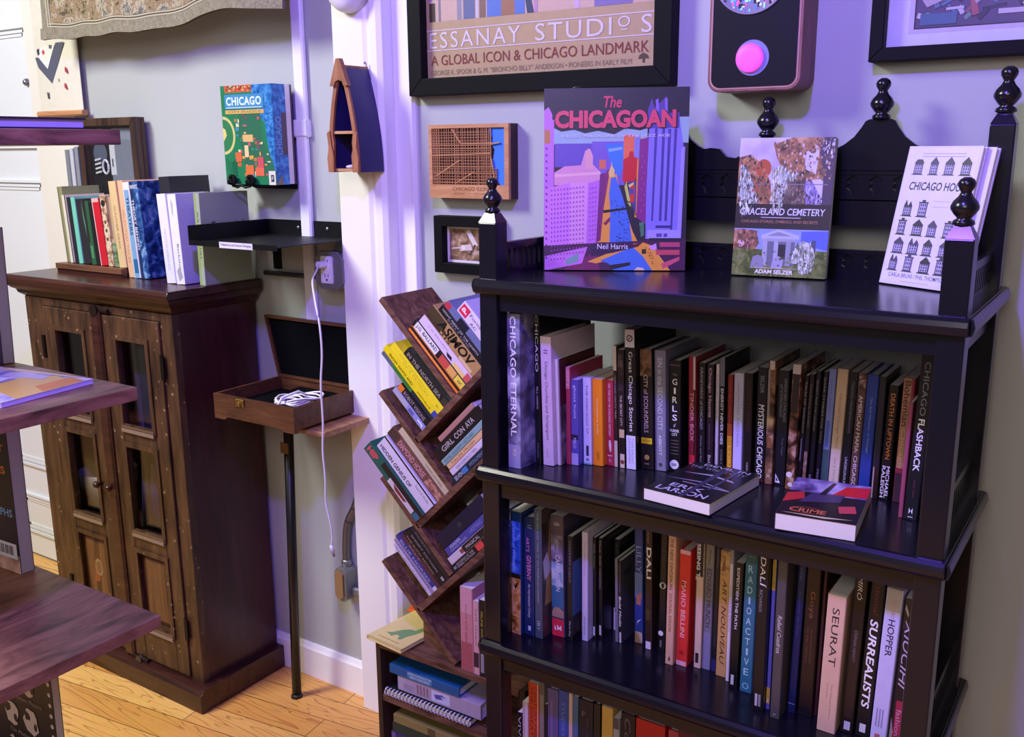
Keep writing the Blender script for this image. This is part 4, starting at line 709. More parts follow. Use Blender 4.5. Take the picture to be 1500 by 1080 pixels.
# ------------------------------------------------------------------ books shown face-on on top of the bookcase
def stand_up(label, F, r, lean, w, d, h, col, front, spine=(), hard=True, pages=None):
    r = Vector((r[0], r[1], 0)).normalized(); n = Vector((-r.y, r.x, 0)); a = math.radians(lean)
    az = n*math.sin(a) + Vector((0, 0, 1))*math.cos(a); ax = -n*math.cos(a) + Vector((0, 0, 1))*math.sin(a)
    O = Vector(F) - ax*w; O.z += 0.0006 + max(0.0, w*math.sin(a))
    return make_book(label, None, O, ax, r, az, w, d, h, col, spine, front, hard, pages=pages)
def cv(x, y): return ((x-35)/787.0, (1038-y)/1003.0)
def cp(pts, col): return ('p', [cv(*p) for p in pts], col)
def cb(x0, x1, y0, y1, col): (a, b), (c2, d2) = cv(x0, y1), cv(x1, y0); return ('r', a, c2, b, d2, col)
A = [cb(35, 822, 30, 330, '#24202f'), cp([(90,245),(130,265),(200,255),(260,275),(330,262),(420,282),(480,250),(560,262),(600,250),(600,335),(90,335)], '#9fc0bc'), cb(770,822,190,330,'#9fc0bc'),
     cb(35, 90, 200, 1038, '#c878d0'), cp([(35,150),(60,130),(80,170),(85,1038),(35,1038)], '#c87ed2'), cb(38,68,255,330,'#c08a3c'),
     cb(95, 380, 330, 460, '#6a55a8'), cb(300, 480, 320, 560, '#7c64b4'), cp([(375,335),(475,330),(470,470),(440,520),(400,430)], '#3f86e0'), cp([(390,360),(465,350),(465,365),(390,378)], '#8fb8ee'),
     cb(472, 530, 285, 420, '#f0784a'), cb(340, 376, 420, 470, '#e0784e'), cb(560, 570, 300, 700, '#f0a83c'), cb(530,562,300,420,'#8a8cc0'),
     cp([(92,490),(150,455),(240,450),(262,370),(285,360),(300,440),(350,490),(350,560),(92,560)], '#e0a0b4'), cp([(262,395),(275,360),(290,360),(305,400),(305,470),(262,470)], '#e6b0a8'), cp([(95,500),(345,485),(345,500),(95,515)], '#f0c0b8'),
     cp([(40,580),(180,545),(280,548),(345,530),(330,960),(150,1038),(40,1038)], '#d886d4'), cp([(180,545),(280,548),(270,990),(180,1010)], '#e2a2cc'), cp([(280,548),(345,530),(325,965),(270,990)], '#c474c8'),
     cp([(345,500),(382,490),(378,700),(350,880),(325,940)], '#7a2468'), cp([(380,480),(400,470),(380,720),(352,860),(345,850)], '#8a2a66'),
     cp([(470,420),(500,405),(505,375),(525,375),(530,405),(556,415),(548,500),(530,560),(470,540)], '#d0202c'), cp([(548,420),(556,415),(548,740),(538,740)], '#f09a3c'), cp([(500,540),(545,540),(545,720),(510,650)], '#4a4a7c'), cb(512,536,560,655,'#d83a2a'), cb(514,530,580,610,'#3a4a9a'),
     cp([(560,310),(610,300),(600,780),(548,740)], '#8a2a78'), cp([(610,240),(770,190),(800,370),(790,860),(600,860),(600,600)], '#8a80d4'), cp([(640,250),(655,250),(640,760),(630,760)], '#4a3f8a'), cp([(680,250),(695,250),(686,760),(672,760)], '#4a3f8a'), cp([(712,255),(728,255),(716,760),(702,760)], '#4a3f8a'), cp([(745,255),(760,255),(745,840),(735,840)], '#4a3f8a'),
     cp([(785,360),(805,350),(795,860),(772,860)], '#a89ae0'), cb(655, 745, 785, 800, '#3c3478'), cb(610, 790, 810, 860, '#b0a2e4'), cb(660,690,830,850,'#5a4a98'), cb(700,720,830,850,'#5a4a98'), cp([(600,150),(620,90),(635,140),(700,80),(710,170),(770,165),(770,250),(600,250)], '#5a4890'), cp([(640,100),(655,90),(660,160),(645,160)], '#8a6cc0'), cp([(690,85),(705,95),(705,160),(692,160)], '#8a6cc0'),
     cp([(396,500),(436,500),(460,620),(530,820),(560,880),(330,880),(352,870),(366,700)], '#f0a63e'), cp([(405,520),(432,515),(470,620),(510,760),(528,880),(402,880),(404,700),(396,610)], '#4a78c8'),
     cp([(392,490),(405,455),(408,430),(412,455),(425,480),(422,515),(395,515)], '#f0d070'), cp([(490,540),(480,570),(500,660),(520,690),(512,640)], '#d0d860'), cp([(500,560),(530,545),(532,555),(508,575)], '#e8d878'), cp([(564,770),(590,765),(592,840),(576,850)], '#4c8a60'),
     cp([(360,700),(500,685),(502,695),(368,716)], '#1c1a22'), cp([(366,775),(404,735),(404,760),(380,785)], '#8a2a50'),
     cp([(35,900),(822,858),(822,1038),(35,1038)], '#4a1f48'), cp([(150,1030),(330,930),(350,1038),(150,1038)], '#7a2458'), cp([(40,960),(280,905),(250,1000),(60,1038),(40,1038)], '#cf7ecb'), cp([(160,980),(230,940),(230,990),(160,1010)], '#7aa89a'),
     cp([(280,990),(520,890),(590,880),(640,900),(740,1038),(560,1038),(480,960),(330,1000)], '#f0a63e'), cp([(350,985),(530,905),(590,960),(640,1038),(420,1038),(400,1000)], '#4a78c8'), cp([(400,1010),(520,992),(520,1010),(410,1038)], '#24202c'), cp([(540,1038),(560,1020),(590,1025),(600,1038)], '#e8d0b0'),
     cp([(520,895),(592,876),(560,905),(530,912)], '#5a2030'), cp([(300,890),(530,880),(540,910),(420,940),(300,960)], '#3a1d44'),
     cb(680,790,880,905,'#c84a6c'), cb(660,790,922,950,'#d0505c'), cp([(690,1000),(790,960),(790,980),(700,1030)], '#d85a6c'), cb(620,800,856,872,'#2a2230'), cp([(620,905),(660,885),(665,920),(640,925)], '#d8a0d8'), cb(582,606,918,945,'#3a2a20')]
rr = random.Random(2)
for i in range(11):
    for j in range(16):
        x, y = 75+i*17.5, 585+j*26-i*2.0
        if y < 1000-i*7: A.append(cb(x, x+6, y, y+10, '#8a4a98' if i < 6 else '#a05a90'))
for i in range(3):
    for j in range(14): A.append(cb(290+i*15, 294+i*15, 575+j*26-i*3, 583+j*26-i*3, '#7a3a88'))
for j in range(18): A.append(cb(45, 52, 350+j*36, 362+j*36, '#5a2a6c'))
for j in range(11): A.append(cb(572+(j%2)*14, 577+(j%2)*14, 400+j*30, 408+j*30, '#c064a8'))
for k in range(40): x, y = rr.uniform(405, 505), rr.uniform(640, 870); A.append(cb(x, x+5, y, y+5, '#23305c'))
for k in range(34): t0 = rr.random(); y = 640+t0*360; x = 500+t0*150+rr.uniform(-12, 12); A.append(cb(x, x+5, y, y+6, '#5a3214'))
A += [('h', 'The', *[cv(360, 0)[0], cv(458, 0)[0]], cv(0, 138)[1], cv(0, 75)[1], '#d8405e', {'bold': .02, 'shear': .2}),
      ('h', 'CHICAGOAN', cv(95, 0)[0]-.004, cv(756, 0)[0]+.004, cv(0, 252)[1], cv(0, 150)[1], '#2a1a2a', {'bold': .06}), ('h', 'CHICAGOAN', cv(95, 0)[0], cv(752, 0)[0], cv(0, 247)[1], cv(0, 150)[1], '#e04a62', {'bold': .045}),
      ('h', 'A LOST MAGAZINE OF THE JAZZ AGE', cv(125, 0)[0], cv(722, 0)[0], cv(0, 302)[1], cv(0, 282)[1], '#d8d4ea', {'bold': .01}), ('h', 'Neil Harris', cv(335, 0)[0], cv(505, 0)[0], cv(0, 918)[1], cv(0, 888)[1], '#f0eaf0')]
stand_up('large vivid city picture book with red capitals, standing open to view atop the bookcase', (-.924, 1.498, ZT), (.887, .461), 2.5, .030, .254, .3175, '#2a2434', A, [('r', 0, 1, 0, .8, '#b070b8')])
# cemetery guide
sky = photo(('#b4a6d8', '#cfc6ec', '#dcd6f2'), 14, 2); leaf = photo(('#3a2f2c', '#7a5a44', '#b07a52', '#d0a880'), 55, 6); willow = photo(('#4a5048', '#8a9488', '#c8d2c4', '#e6ece0'), 80, 6, 0.25, (1, 1, 0.35)); lawn = photo(('#3f4a24', '#66743a', '#8a8e58'), 70, 5)
def gv(x, y): return ((x-135)/(770.0-135), (y-85)/(1000.0-85))
A = [('r', 0, 1, .52, 1, sky), ('p', [(0,.86),(.12,.88),(.28,.80),(.36,.66),(.38,.52),(0,.52)], leaf), ('p', [(.36,.95),(.55,1),(.90,1),(1,.9),(1,.72),(.80,.70),(.62,.72),(.48,.76),(.40,.86)], leaf), ('c', .27, .78, .013, '#b4552e', 1.2),
     ('p', [(.40,.70),(.60,.74),(.78,.70),(.9,.55),(.9,.52),(.40,.52)], photo(('#3c3034','#6d5a54','#8a7a6c'),60,5)), ('p', [(.70,.90),(.84,.92),(.82,.74),(.70,.78)], sky), ('p', [(.86,1),(1,1),(1,.52),(.90,.52),(.90,.75),(.84,.9)], '#4a3c50'),
     ('p', [(.02,.82),(.10,.78),(.16,.68),(.22,.58),(.24,.50),(.04,.46),(.02,.6)], willow), ('p', [(.36,.78),(.48,.80),(.58,.74),(.66,.75),(.54,.66),(.50,.56),(.44,.50),(.36,.52),(.38,.62)], willow), ('p', [(.72,.70),(.80,.68),(.90,.56),(.86,.52),(.74,.54)], photo(('#5a4f78','#9a8cc8','#cfc6ee'),70,5)),
     ('r', .2, .95, .665, .671, '#8a7c88'), ('r', 0, 1, .345, .525, '#2a2024'), ('r', 0, .6, .345, .525, '#37292a'), ('p', [(.04,.52),(.18,.53),(.14,.46),(.06,.45)], willow),
     *scatter([(0,.86),(.12,.88),(.28,.80),(.36,.66),(.38,.53),(0,.53)], 150, ('#7a5a44','#a8764c','#5a4236','#c08a5a','#3a2f2c','#b4603a'), .006, .018, 1), *scatter([(.36,.96),(.55,1),(.90,1),(.98,.9),(1,.72),(.80,.68),(.62,.70),(.48,.76),(.40,.86)], 200, ('#8a6a4c','#b08058','#5a4438','#cfc0d8','#c8a078','#7a5a3c'), .005, .016, 2),
     *scatter([(.02,.82),(.10,.78),(.17,.68),(.23,.58),(.24,.50),(.04,.45),(.01,.6)], 170, ('#c8d2c4','#e6ece0','#7a867a','#a8b4a4','#4a5048'), .004, .010, 3, 2.6), *scatter([(.36,.78),(.48,.80),(.58,.74),(.66,.75),(.54,.66),(.50,.56),(.44,.50),(.36,.52),(.38,.62)], 170, ('#d8dcc8','#eef0e0','#8a9280','#b4a878','#c8d2c4'), .004, .010, 4, 2.6), *scatter([(.70,.70),(.80,.66),(.92,.54),(.72,.54)], 60, ('#9a8cc8','#cfc6ee','#5a4f78'), .004, .010, 5, 2.0), *scatter([(.86,1),(1,1),(1,.9),(.9,.86)], 40, ('#e0dcd8','#8d8894','#3a3038'), .004, .010, 6, 2.0), *scatter([(.40,.68),(.9,.60),(.9,.53),(.40,.53)], 70, ('#6d5a54','#8a7a6c','#4a3c3c','#a08468'), .006, .016, 7),
     ('r', 0, 1, .345, .525, '#2a2024'), *scatter([(.03,.525),(.2,.525),(.16,.45),(.05,.44)], 40, ('#c8d2c4','#e6ece0','#5a6058'), .004, .010, 8, 2.6), *scatter([(.36,.525),(.5,.525),(.44,.44)], 30, ('#c8d2c4','#8a9280'), .004, .010, 9, 2.6),
     ('h', 'GRACELAND CEMETERY', .05, .95, .445, .495, '#dcd8f0', {'bold': .012, 'shear': .12}), ('r', .28, .70, .425, .430, '#c8c0d4'), ('h', 'CHICAGO STORIES, SYMBOLS, AND SECRETS', .07, .88, .385, .408, '#b07a62', {'bold': .004}),
     ('r', 0, 1, .17, .345, '#8fa0d8'), ('p', [(0,.335),(.10,.34),(.24,.33),(.28,.24),(.24,.19),(0,.19)], leaf), ('c', .08, .235, .006, '#d8b8b8'), ('r', 0, 1, 0, .195, lawn), ('p', [(.72,.33),(1,.34),(1,.20),(.86,.22),(.86,.27),(.82,.27),(.82,.22),(.72,.24)], '#5a6cc8'), ('r', .83, .88, .19, .27, '#4a5270'),
     ('p', [(.30,.30),(.48,.345),(.70,.30),(.70,.275),(.30,.275)], '#b9bcc8'), ('p', [(.36,.295),(.48,.325),(.62,.295)], '#8d90a0'), ('r', .30, .68, .255, .275, '#a2a6b4'), ('r', .32, .66, .08, .255, '#6d6f80'), ('r', .32, .37, .08, .255, '#a8acbc'), ('r', .44, .485, .08, .255, '#aeb2c2'), ('r', .57, .62, .08, .255, '#989cac'), ('r', .49, .565, .13, .235, '#2c2a34'),
     ('p', [(.20,.06),(.34,.06),(.34,.13),(.28,.155),(.22,.14)], '#8f8ca0'), ('p', [(.42,.06),(.54,.06),(.55,.12),(.50,.15),(.44,.13)], '#a6a2bc'),
     ('p', [(.66,.22),(.74,.265),(.82,.25),(.88,.16),(.86,.06),(.80,.02),(.72,.04),(.70,.10),(.62,.10)], willow), ('r', .2, .7, .058, .061, '#cfd0d8'),
     *scatter([(.66,.22),(.74,.265),(.82,.25),(.88,.16),(.86,.06),(.80,.02),(.72,.04),(.70,.10),(.62,.10)], 170, ('#d8dcc8','#eef0e0','#8a9280','#a8b4a4','#5a6a4a'), .004, .010, 10, 2.6), *scatter([(0,.335),(.10,.34),(.24,.33),(.28,.24),(.24,.2),(0,.2)], 70, ('#8a5a48','#a8706a','#5a3c38','#c08a7a'), .006, .016, 11), *scatter([(0,.19),(1,.19),(1,0),(0,0)], 110, ('#4a5630','#7a8848','#8a8e58','#5a5a38'), .006, .018, 12, .5),
     ('h', 'ADAM SELZER', .25, .66, .018, .048, '#f2eef4', {'bold': .025, 'shear': .1})]
stand_up('cemetery guide with autumn trees and stone tomb on its cover, standing atop the bookcase', (-.606, 1.602, ZT), (.995, .10), 6.0, .018, .157, .231, '#5a5468', A, [], False)
# book of little house drawings, and a second copy behind it
def houses(ink1):
    d = [('r', .03, .97, .02, .985, '#dcd4e6'), ('r', .22, .80, .945, .949, '#8a80a8'), ('r', .22, .80, .925, .929, '#8a80a8'), ('h', 'CHICAGO HOUSES', .13, .97, .685, .745, ink1, {'bold': .022, 'shear': .1}), ('r', .52, .74, .61, .614, '#b4a6cc'), ('r', .52, .74, .57, .574, '#b4a6cc'), ('h', 'CARLA BRUNI / PHIL THOMPSON', .12, .92, .055, .085, '#4a4464', {'bold': .004}), ('r', .3, .7, .026, .030, '#b0a4c4')]
    q = random.Random(9); rows = [(.80, (.14, .36, .56, .78)), (.50, (.12, .33)), (.365, (.10, .31, .52, .74)), (.23, (.10, .31, .52, .74)), (.105, (.10, .31, .53, .75))]
    for t0, xs in rows:
        hh = .115 if t0 < .7 else .125
        for s0 in xs:
            wdt = q.uniform(.10, .14); k = q.randrange(4); c1 = q.choice(('#332d45', '#443c58', '#2a2438')); c2 = '#a89cc0'
            body = hh*(.62 if k != 1 else .9)
            d.append(('r', s0, s0+wdt, t0, t0+body, c1)); d.append(('r', s0+.012, s0+wdt-.012, t0+.008, t0+body-.01, c2))
            if k == 0: d.append(('p', [(s0-.01, t0+body), (s0+wdt+.01, t0+body), (s0+wdt/2, t0+hh)], c1))
            elif k == 1: d.append(('r', s0-.008, s0+wdt+.008, t0+body-.008, t0+body, c1)); d.append(('r', s0+wdt*.3, s0+wdt*.7, t0+body, t0+body+.014, c1))
            elif k == 2: d.append(('p', [(s0-.01, t0+body), (s0+wdt+.01, t0+body), (s0+wdt*.8, t0+hh*.85), (s0+wdt*.2, t0+hh*.85)], c1))
            else: d.append(('p', [(s0, t0+body), (s0+wdt*.45, t0+body), (s0+wdt*.22, t0+hh)], c1)); d.append(('p', [(s0+wdt*.5, t0+body), (s0+wdt, t0+body), (s0+wdt*.75, t0+hh*.9)], c1))
            for a in (.2, .45, .7):
                for b in (.18, .45, .7): d.append(('r', s0+wdt*a, s0+wdt*(a+.14), t0+body*b, t0+body*(b+.16), c1))
            d.append(('r', s0-.02, s0+wdt+.02, t0-.006, t0, c1))
    return d
stand_up('white book of little house drawings leaning behind the bookcase corner post', (-.366, 1.625, ZT), (.882, -.471), 12.5, .010, .133, .219, '#d8d0e2', houses('#2c2740'), [], True)
stand_up('second white copy half hidden behind the book of house drawings', (-.367+.012+.0064, 1.625-.0064+.0112, ZT), (.882, -.471), 12.5, .010, .133, .217, '#d4cce0', [], [], True)
# two paperbacks lying in front of the upper row
def lie(label, near_left, r, w, d, h, col, front, group=None, pages=None, hard=False, name='book', spine=()):
    r = Vector((r[0], r[1], 0)).normalized(); return make_book(label, group, (*near_left[:2], near_left[2]+0.0006), (0, 0, 1), r, (-r.y, r.x, 0), w, d, h, col, spine, front, hard, name, pages)
scr = '#c4bcd0'
lie('black paperback lying flat in front of the upper row, pale scratchy lettering', (-.647, 1.356, ZA), (.118, -.012), .0205, .120, .176, '#17151d',
    [('h', 'ERIK', .22, .72, .20, .29, scr, {'bold': .01}), ('h', 'LARSON', .12, .86, .06, .17, scr, {'bold': .012}), ('r', .3, 1, .36, .375, '#aaa2b8'), ('p', [(0, .40), (.5, .44), (1, .36), (1, .38), (.5, .47)], '#8d86a0'), ('h', 'THE WHITE CITY', .05, .9, .80, .87, '#8d869c'), ('p', [(.1, .62), (.5, .66), (.9, .60), (.85, .64), (.5, .70)], '#a8a0b6'), ('r', .52, .60, .0, 1, '#3c3850'), ('r', .72, .76, .3, 1, '#4a4460'), ('h', 'DEVIL IN', .2, .9, .9, .96, '#c8c0d2')])
lie('red and black paperback lying flat near the bold white titled book', (-.4265, 1.347, ZA), (.1155, .0135), .0265, .116, .176, '#241a24',
    [('r', 0, 1, .62, 1, photo(('#2a1f38', '#7a62a0', '#c8b4e0'), 24, 3)), ('p', [(.55, .62), (1, .66), (1, .95), (.7, .9)], '#d8202c'), ('p', [(0, .30), (.25, .45), (.2, .62), (0, .55)], '#c83038'), ('p', [(.75, .20), (.95, .25), (.9, .42), (.7, .36)], '#d04a58'), ('p', [(.2, .35), (.7, .45), (.72, .66), (.3, .6)], '#4a3a60'),
     ('c', .35, .16, .024, '#8d3a2c', .6), ('c', .35, .16, .019, '#241a24', .6), ('h', 'CRIME', .14, .60, .10, .20, '#c8704a', {'bold': .02}), ('p', [(.05, .05), (.6, .02), (.95, .08), (.6, .06)], '#d8c8a0'), ('p', [(.4, .6), (.5, .95), (.55, .95), (.48, .6)], '#1a141c')])

# ------------------------------------------------------------------ wooden cabinet with glass doors
CX0, CX1, CY0, CZ = -2.640, -1.937, 1.440, 1.1215
cab = thing('cabinet', (-2.29, 1.59, 0), 'tall dark wooden cabinet with carved frame and glazed double doors', 'cabinet')
m = MB(); m.prism([(CY0, CZ-.020), (CY0-.001, CZ-.010), (CY0+.003, CZ-.002), (CY0+.008, CZ), (1.735, CZ), (1.735, CZ-.022), (CY0+.003, CZ-.022)], 'X', CX0, CX1, M_DARK)
soft(m.build('cabinet_top', cab), 0.003)
prof = [(0, 0), (0.002, -0.008), (0.010, -0.016), (0.018, -0.021), (0.021, -0.030), (0.030, -0.037), (0.034, -0.040)]   # crown, going in and down
m = MB(); zt = CZ-.022
for (d1, h1), (d2, h2) in zip(prof, prof[1:]):
    m.prism_raw([(CX0+d1, CY0+.003+d1, zt+h1), (CX1-d1, CY0+.003+d1, zt+h1), (CX1-d1, 1.735, zt+h1), (CX0+d1, 1.735, zt+h1)], [(CX0+d2, CY0+.003+d2, zt+h2), (CX1-d2, CY0+.003+d2, zt+h2), (CX1-d2, 1.735, zt+h2), (CX0+d2, 1.735, zt+h2)], M_DARK)
m.build('crown', cab)
BXL, BXR, BYF = -2.606, -1.971, 1.474
m = MB(); m.box(BXR-.018, BXR, BYF+.02, 1.733, .05, zt-.040, M_SIDE); m.build('side_panel', cab)
m = MB(); m.box(BXL, BXL+.018, BYF+.02, 1.733, .05, zt-.040, M_SIDE); m.build('side_panel', cab)
m = MB(); m.box(BXL+.018, BXR-.018, 1.718, 1.733, .05, zt-.04, M_SIDE); m.build('back_panel', cab)
for z in (.075, .412, .708):
    m = MB(); m.box(BXL+.018, BXR-.018, BYF+.035, 1.718, z-.014, z, M_DARK); m.build('inner_shelf', cab)
for x0, x1 in ((BXL, BXL+.086), (BXR-.046, BXR)):
    m = MB(); m.box(x0, x1, BYF, BYF+.022, .05, zt-.040, M_CARVED); soft(m.build('front_stile', cab), 0.002)
m = MB(); m.box(BXL+.086, BXR-.046, BYF, BYF+.022, 1.040, zt-.040, M_CARVED); m.build('front_rail', cab)
m = MB(); m.box(BXL+.086, BXR-.046, BYF, BYF+.022, .05, .072, M_CARVED); m.build('front_rail', cab)
m = MB(); m.prism([(1.442, 0), (1.442, .052), (1.450, .056), (1.450, .062), (1.470, .066), (1.735, .066), (1.735, 0)], 'X', BXL-.010, BXR+.026, M_DARK); soft(m.build('plinth', cab), 0.002)
def door(x0, x1, knob_x, hinge_x):
    z0, z1 = .074, 1.038; sw = .048; y0, y1 = BYF-.006, BYF+.016
    m = MB(); m.box(x0, x0+sw, y0, y1, z0, z1, M_CARVED); m.box(x1-sw, x1, y0, y1, z0, z1, M_CARVED)
    for a, b in ((z1-.052, z1), (.700, .745), (.402, .452), (z0, .176)): m.box(x0+sw, x1-sw, y0, y1, a, b, M_CARVED)
    d = m.build('door', cab); soft(d, 0.0025)
    opens = ((.745, .986), (.452, .700), (.176, .402))
    for a, b in opens:
        m = MB(); frame4(m, x0+sw-.004, x1-sw+.004, a-.004, b+.004, .013, y0-.004, y0+.002, M_CARVED)
        m.box(x0+sw+.002, x1-sw-.002, y0-.007, y0-.002, a-.012, a-.003, ink('#8a7462', .45)); m.box(x0+sw+.002, x1-sw-.002, y0-.006, y0-.001, a-.001, a+.005, ink('#6a5240', .4)); m.build('moulding', d)
    for a, b in opens[:2]:
        m = MB(); m.box(x0+sw-.004, x1-sw+.004, y1-.006, y1-.003, a-.004, b+.004, M_GLASS); m.build('glass_pane', d)
    a, b = opens[2]
    m = MB(); m.box(x0+sw-.004, x1-sw+.004, y1-.008, y1-.002, a-.004, b+.004, M_PANEL)
    q = (x0+x1)/2; m.prism_raw([(x0+sw+.012, y1-.008, a+.012), (x1-sw-.012, y1-.008, a+.012), (x1-sw-.012, y1-.008, b-.012), (x0+sw+.012, y1-.008, b-.012)], [(x0+sw+.03, y1-.016, a+.03), (x1-sw-.03, y1-.016, a+.03), (x1-sw-.03, y1-.016, b-.03), (x0+sw+.03, y1-.016, b-.03)], M_PANEL)
    if x0 < -2.4: decorate(m, Vector((x0+sw+.03, y1-.016, a+.03)), VX*(x1-x0-2*sw-.06), VZ*(b-a-.06), NF, [('p', [(.30, .25), (.62, .30), (.60, .72), (.40, .66)], '#8a4a30'), ('c', .62, .55, .017, '#8d7a5c', 1.5), ('c', .62, .55, .013, '#7a5632', 1.5)])
    m.build('wood_panel', d)
    m = MB(); m.lathe([(.004, 0), (.004, -.010), (.009, -.014), (.010, -.020), (.006, -.026), (.002, -.028)], (knob_x, y0, .565), M_DARK, 14, 'Y'); m.build('knob', d, True)
    for z in (.215, .925):
        m = MB(); m.box(hinge_x-.006, hinge_x+.006, y0-.004, y0+.001, z-.032, z+.032, ink('#15100f', .5, .6)); m.build('hinge', d)
door(-2.518, -2.284, -2.322, -2.524); door(-2.250, -2.019, -2.270, -2.013)
m = MB(); m.box(-2.288, -2.248, BYF-.016, BYF+.010, .074, 1.045, M_DARK, .006); m.build('meeting_bar', cab)
m = MB(); m.lathe([(.016, -.003), (.016, .003)], (-2.267, BYF-.014, 1.048), ink('#2a1d18', .4, .5), 18, 'Y'); m.box(-2.262, -2.215, BYF-.012, BYF-.004, 1.043, 1.055, ink('#2a1d18', .4, .5), .003); m.build('hasp', cab)
m = MB(); m.box(-2.262, -2.190, BYF-.014, BYF-.004, .056, .076, ink('#2a1d18', .4, .5), .004); m.lathe([(.012, -.006), (.012, .004)], (-2.222, BYF-.014, .068), ink('#5a4c44', .35, .7), 16, 'Y'); m.build('lower_hasp', cab)
# things behind the cabinet's glass
IN = 'books inside the cabinet'
def vbook(label, x, y, z, w, d, h, col, lean=0, g=IN, spine=(), hard=False):
    a = math.radians(lean); lift = w*math.sin(a) if a > 0 else 0
    make_book(label, g, (x, y, z+.0006+lift), (math.cos(a), 0, -math.sin(a)), (0, 1, 0), (math.sin(a), 0, math.cos(a)), w, d, h, col, spine, (), hard)
vbook('pale olive book behind the upper glass of the cabinet door beside the wooden case', -2.268, 1.56, .708, .016, .13, .24, '#b9b58c')
vbook('grey green book behind the upper glass of the cabinet door beside the wooden case', -2.246, 1.56, .708, .030, .13, .225, '#6a706a')
vbook('pale pink book behind the upper glass of the cabinet door beside the wooden case', -2.212, 1.56, .708, .010, .13, .215, '#c4a8b0')
vbook('tall grey book behind the upper glass of the cabinet door beside the wooden case', -2.198, 1.57, .708, .040, .13, .255, '#8d9088')
vbook('white magazine leaning behind the lower glass of the cabinet door', -2.300, 1.56, .412, .006, .14, .235, '#d6d6cc', 8)
vbook('cream magazine leaning behind the lower glass pane beside the white one', -2.284, 1.56, .412, .007, .14, .230, '#a8a48a', 9)
vbook('violet white magazine leaning behind the lower glass pane', -2.266, 1.56, .412, .012, .14, .20, '#9c98c8', 10)
m = MB(); m.lathe([(.030, 0), (.034, .004), (.060, .040), (.078, .085), (.082, .125), (.079, .125), (.074, .086), (.056, .044), (.030, .010)], (-2.495, 1.600, .4126), ink('#c9ccc8', .3), 32); one(m, 'bowl', 'deep white bowl behind the lower glass of the farther cabinet door', 'bowl', None, True)

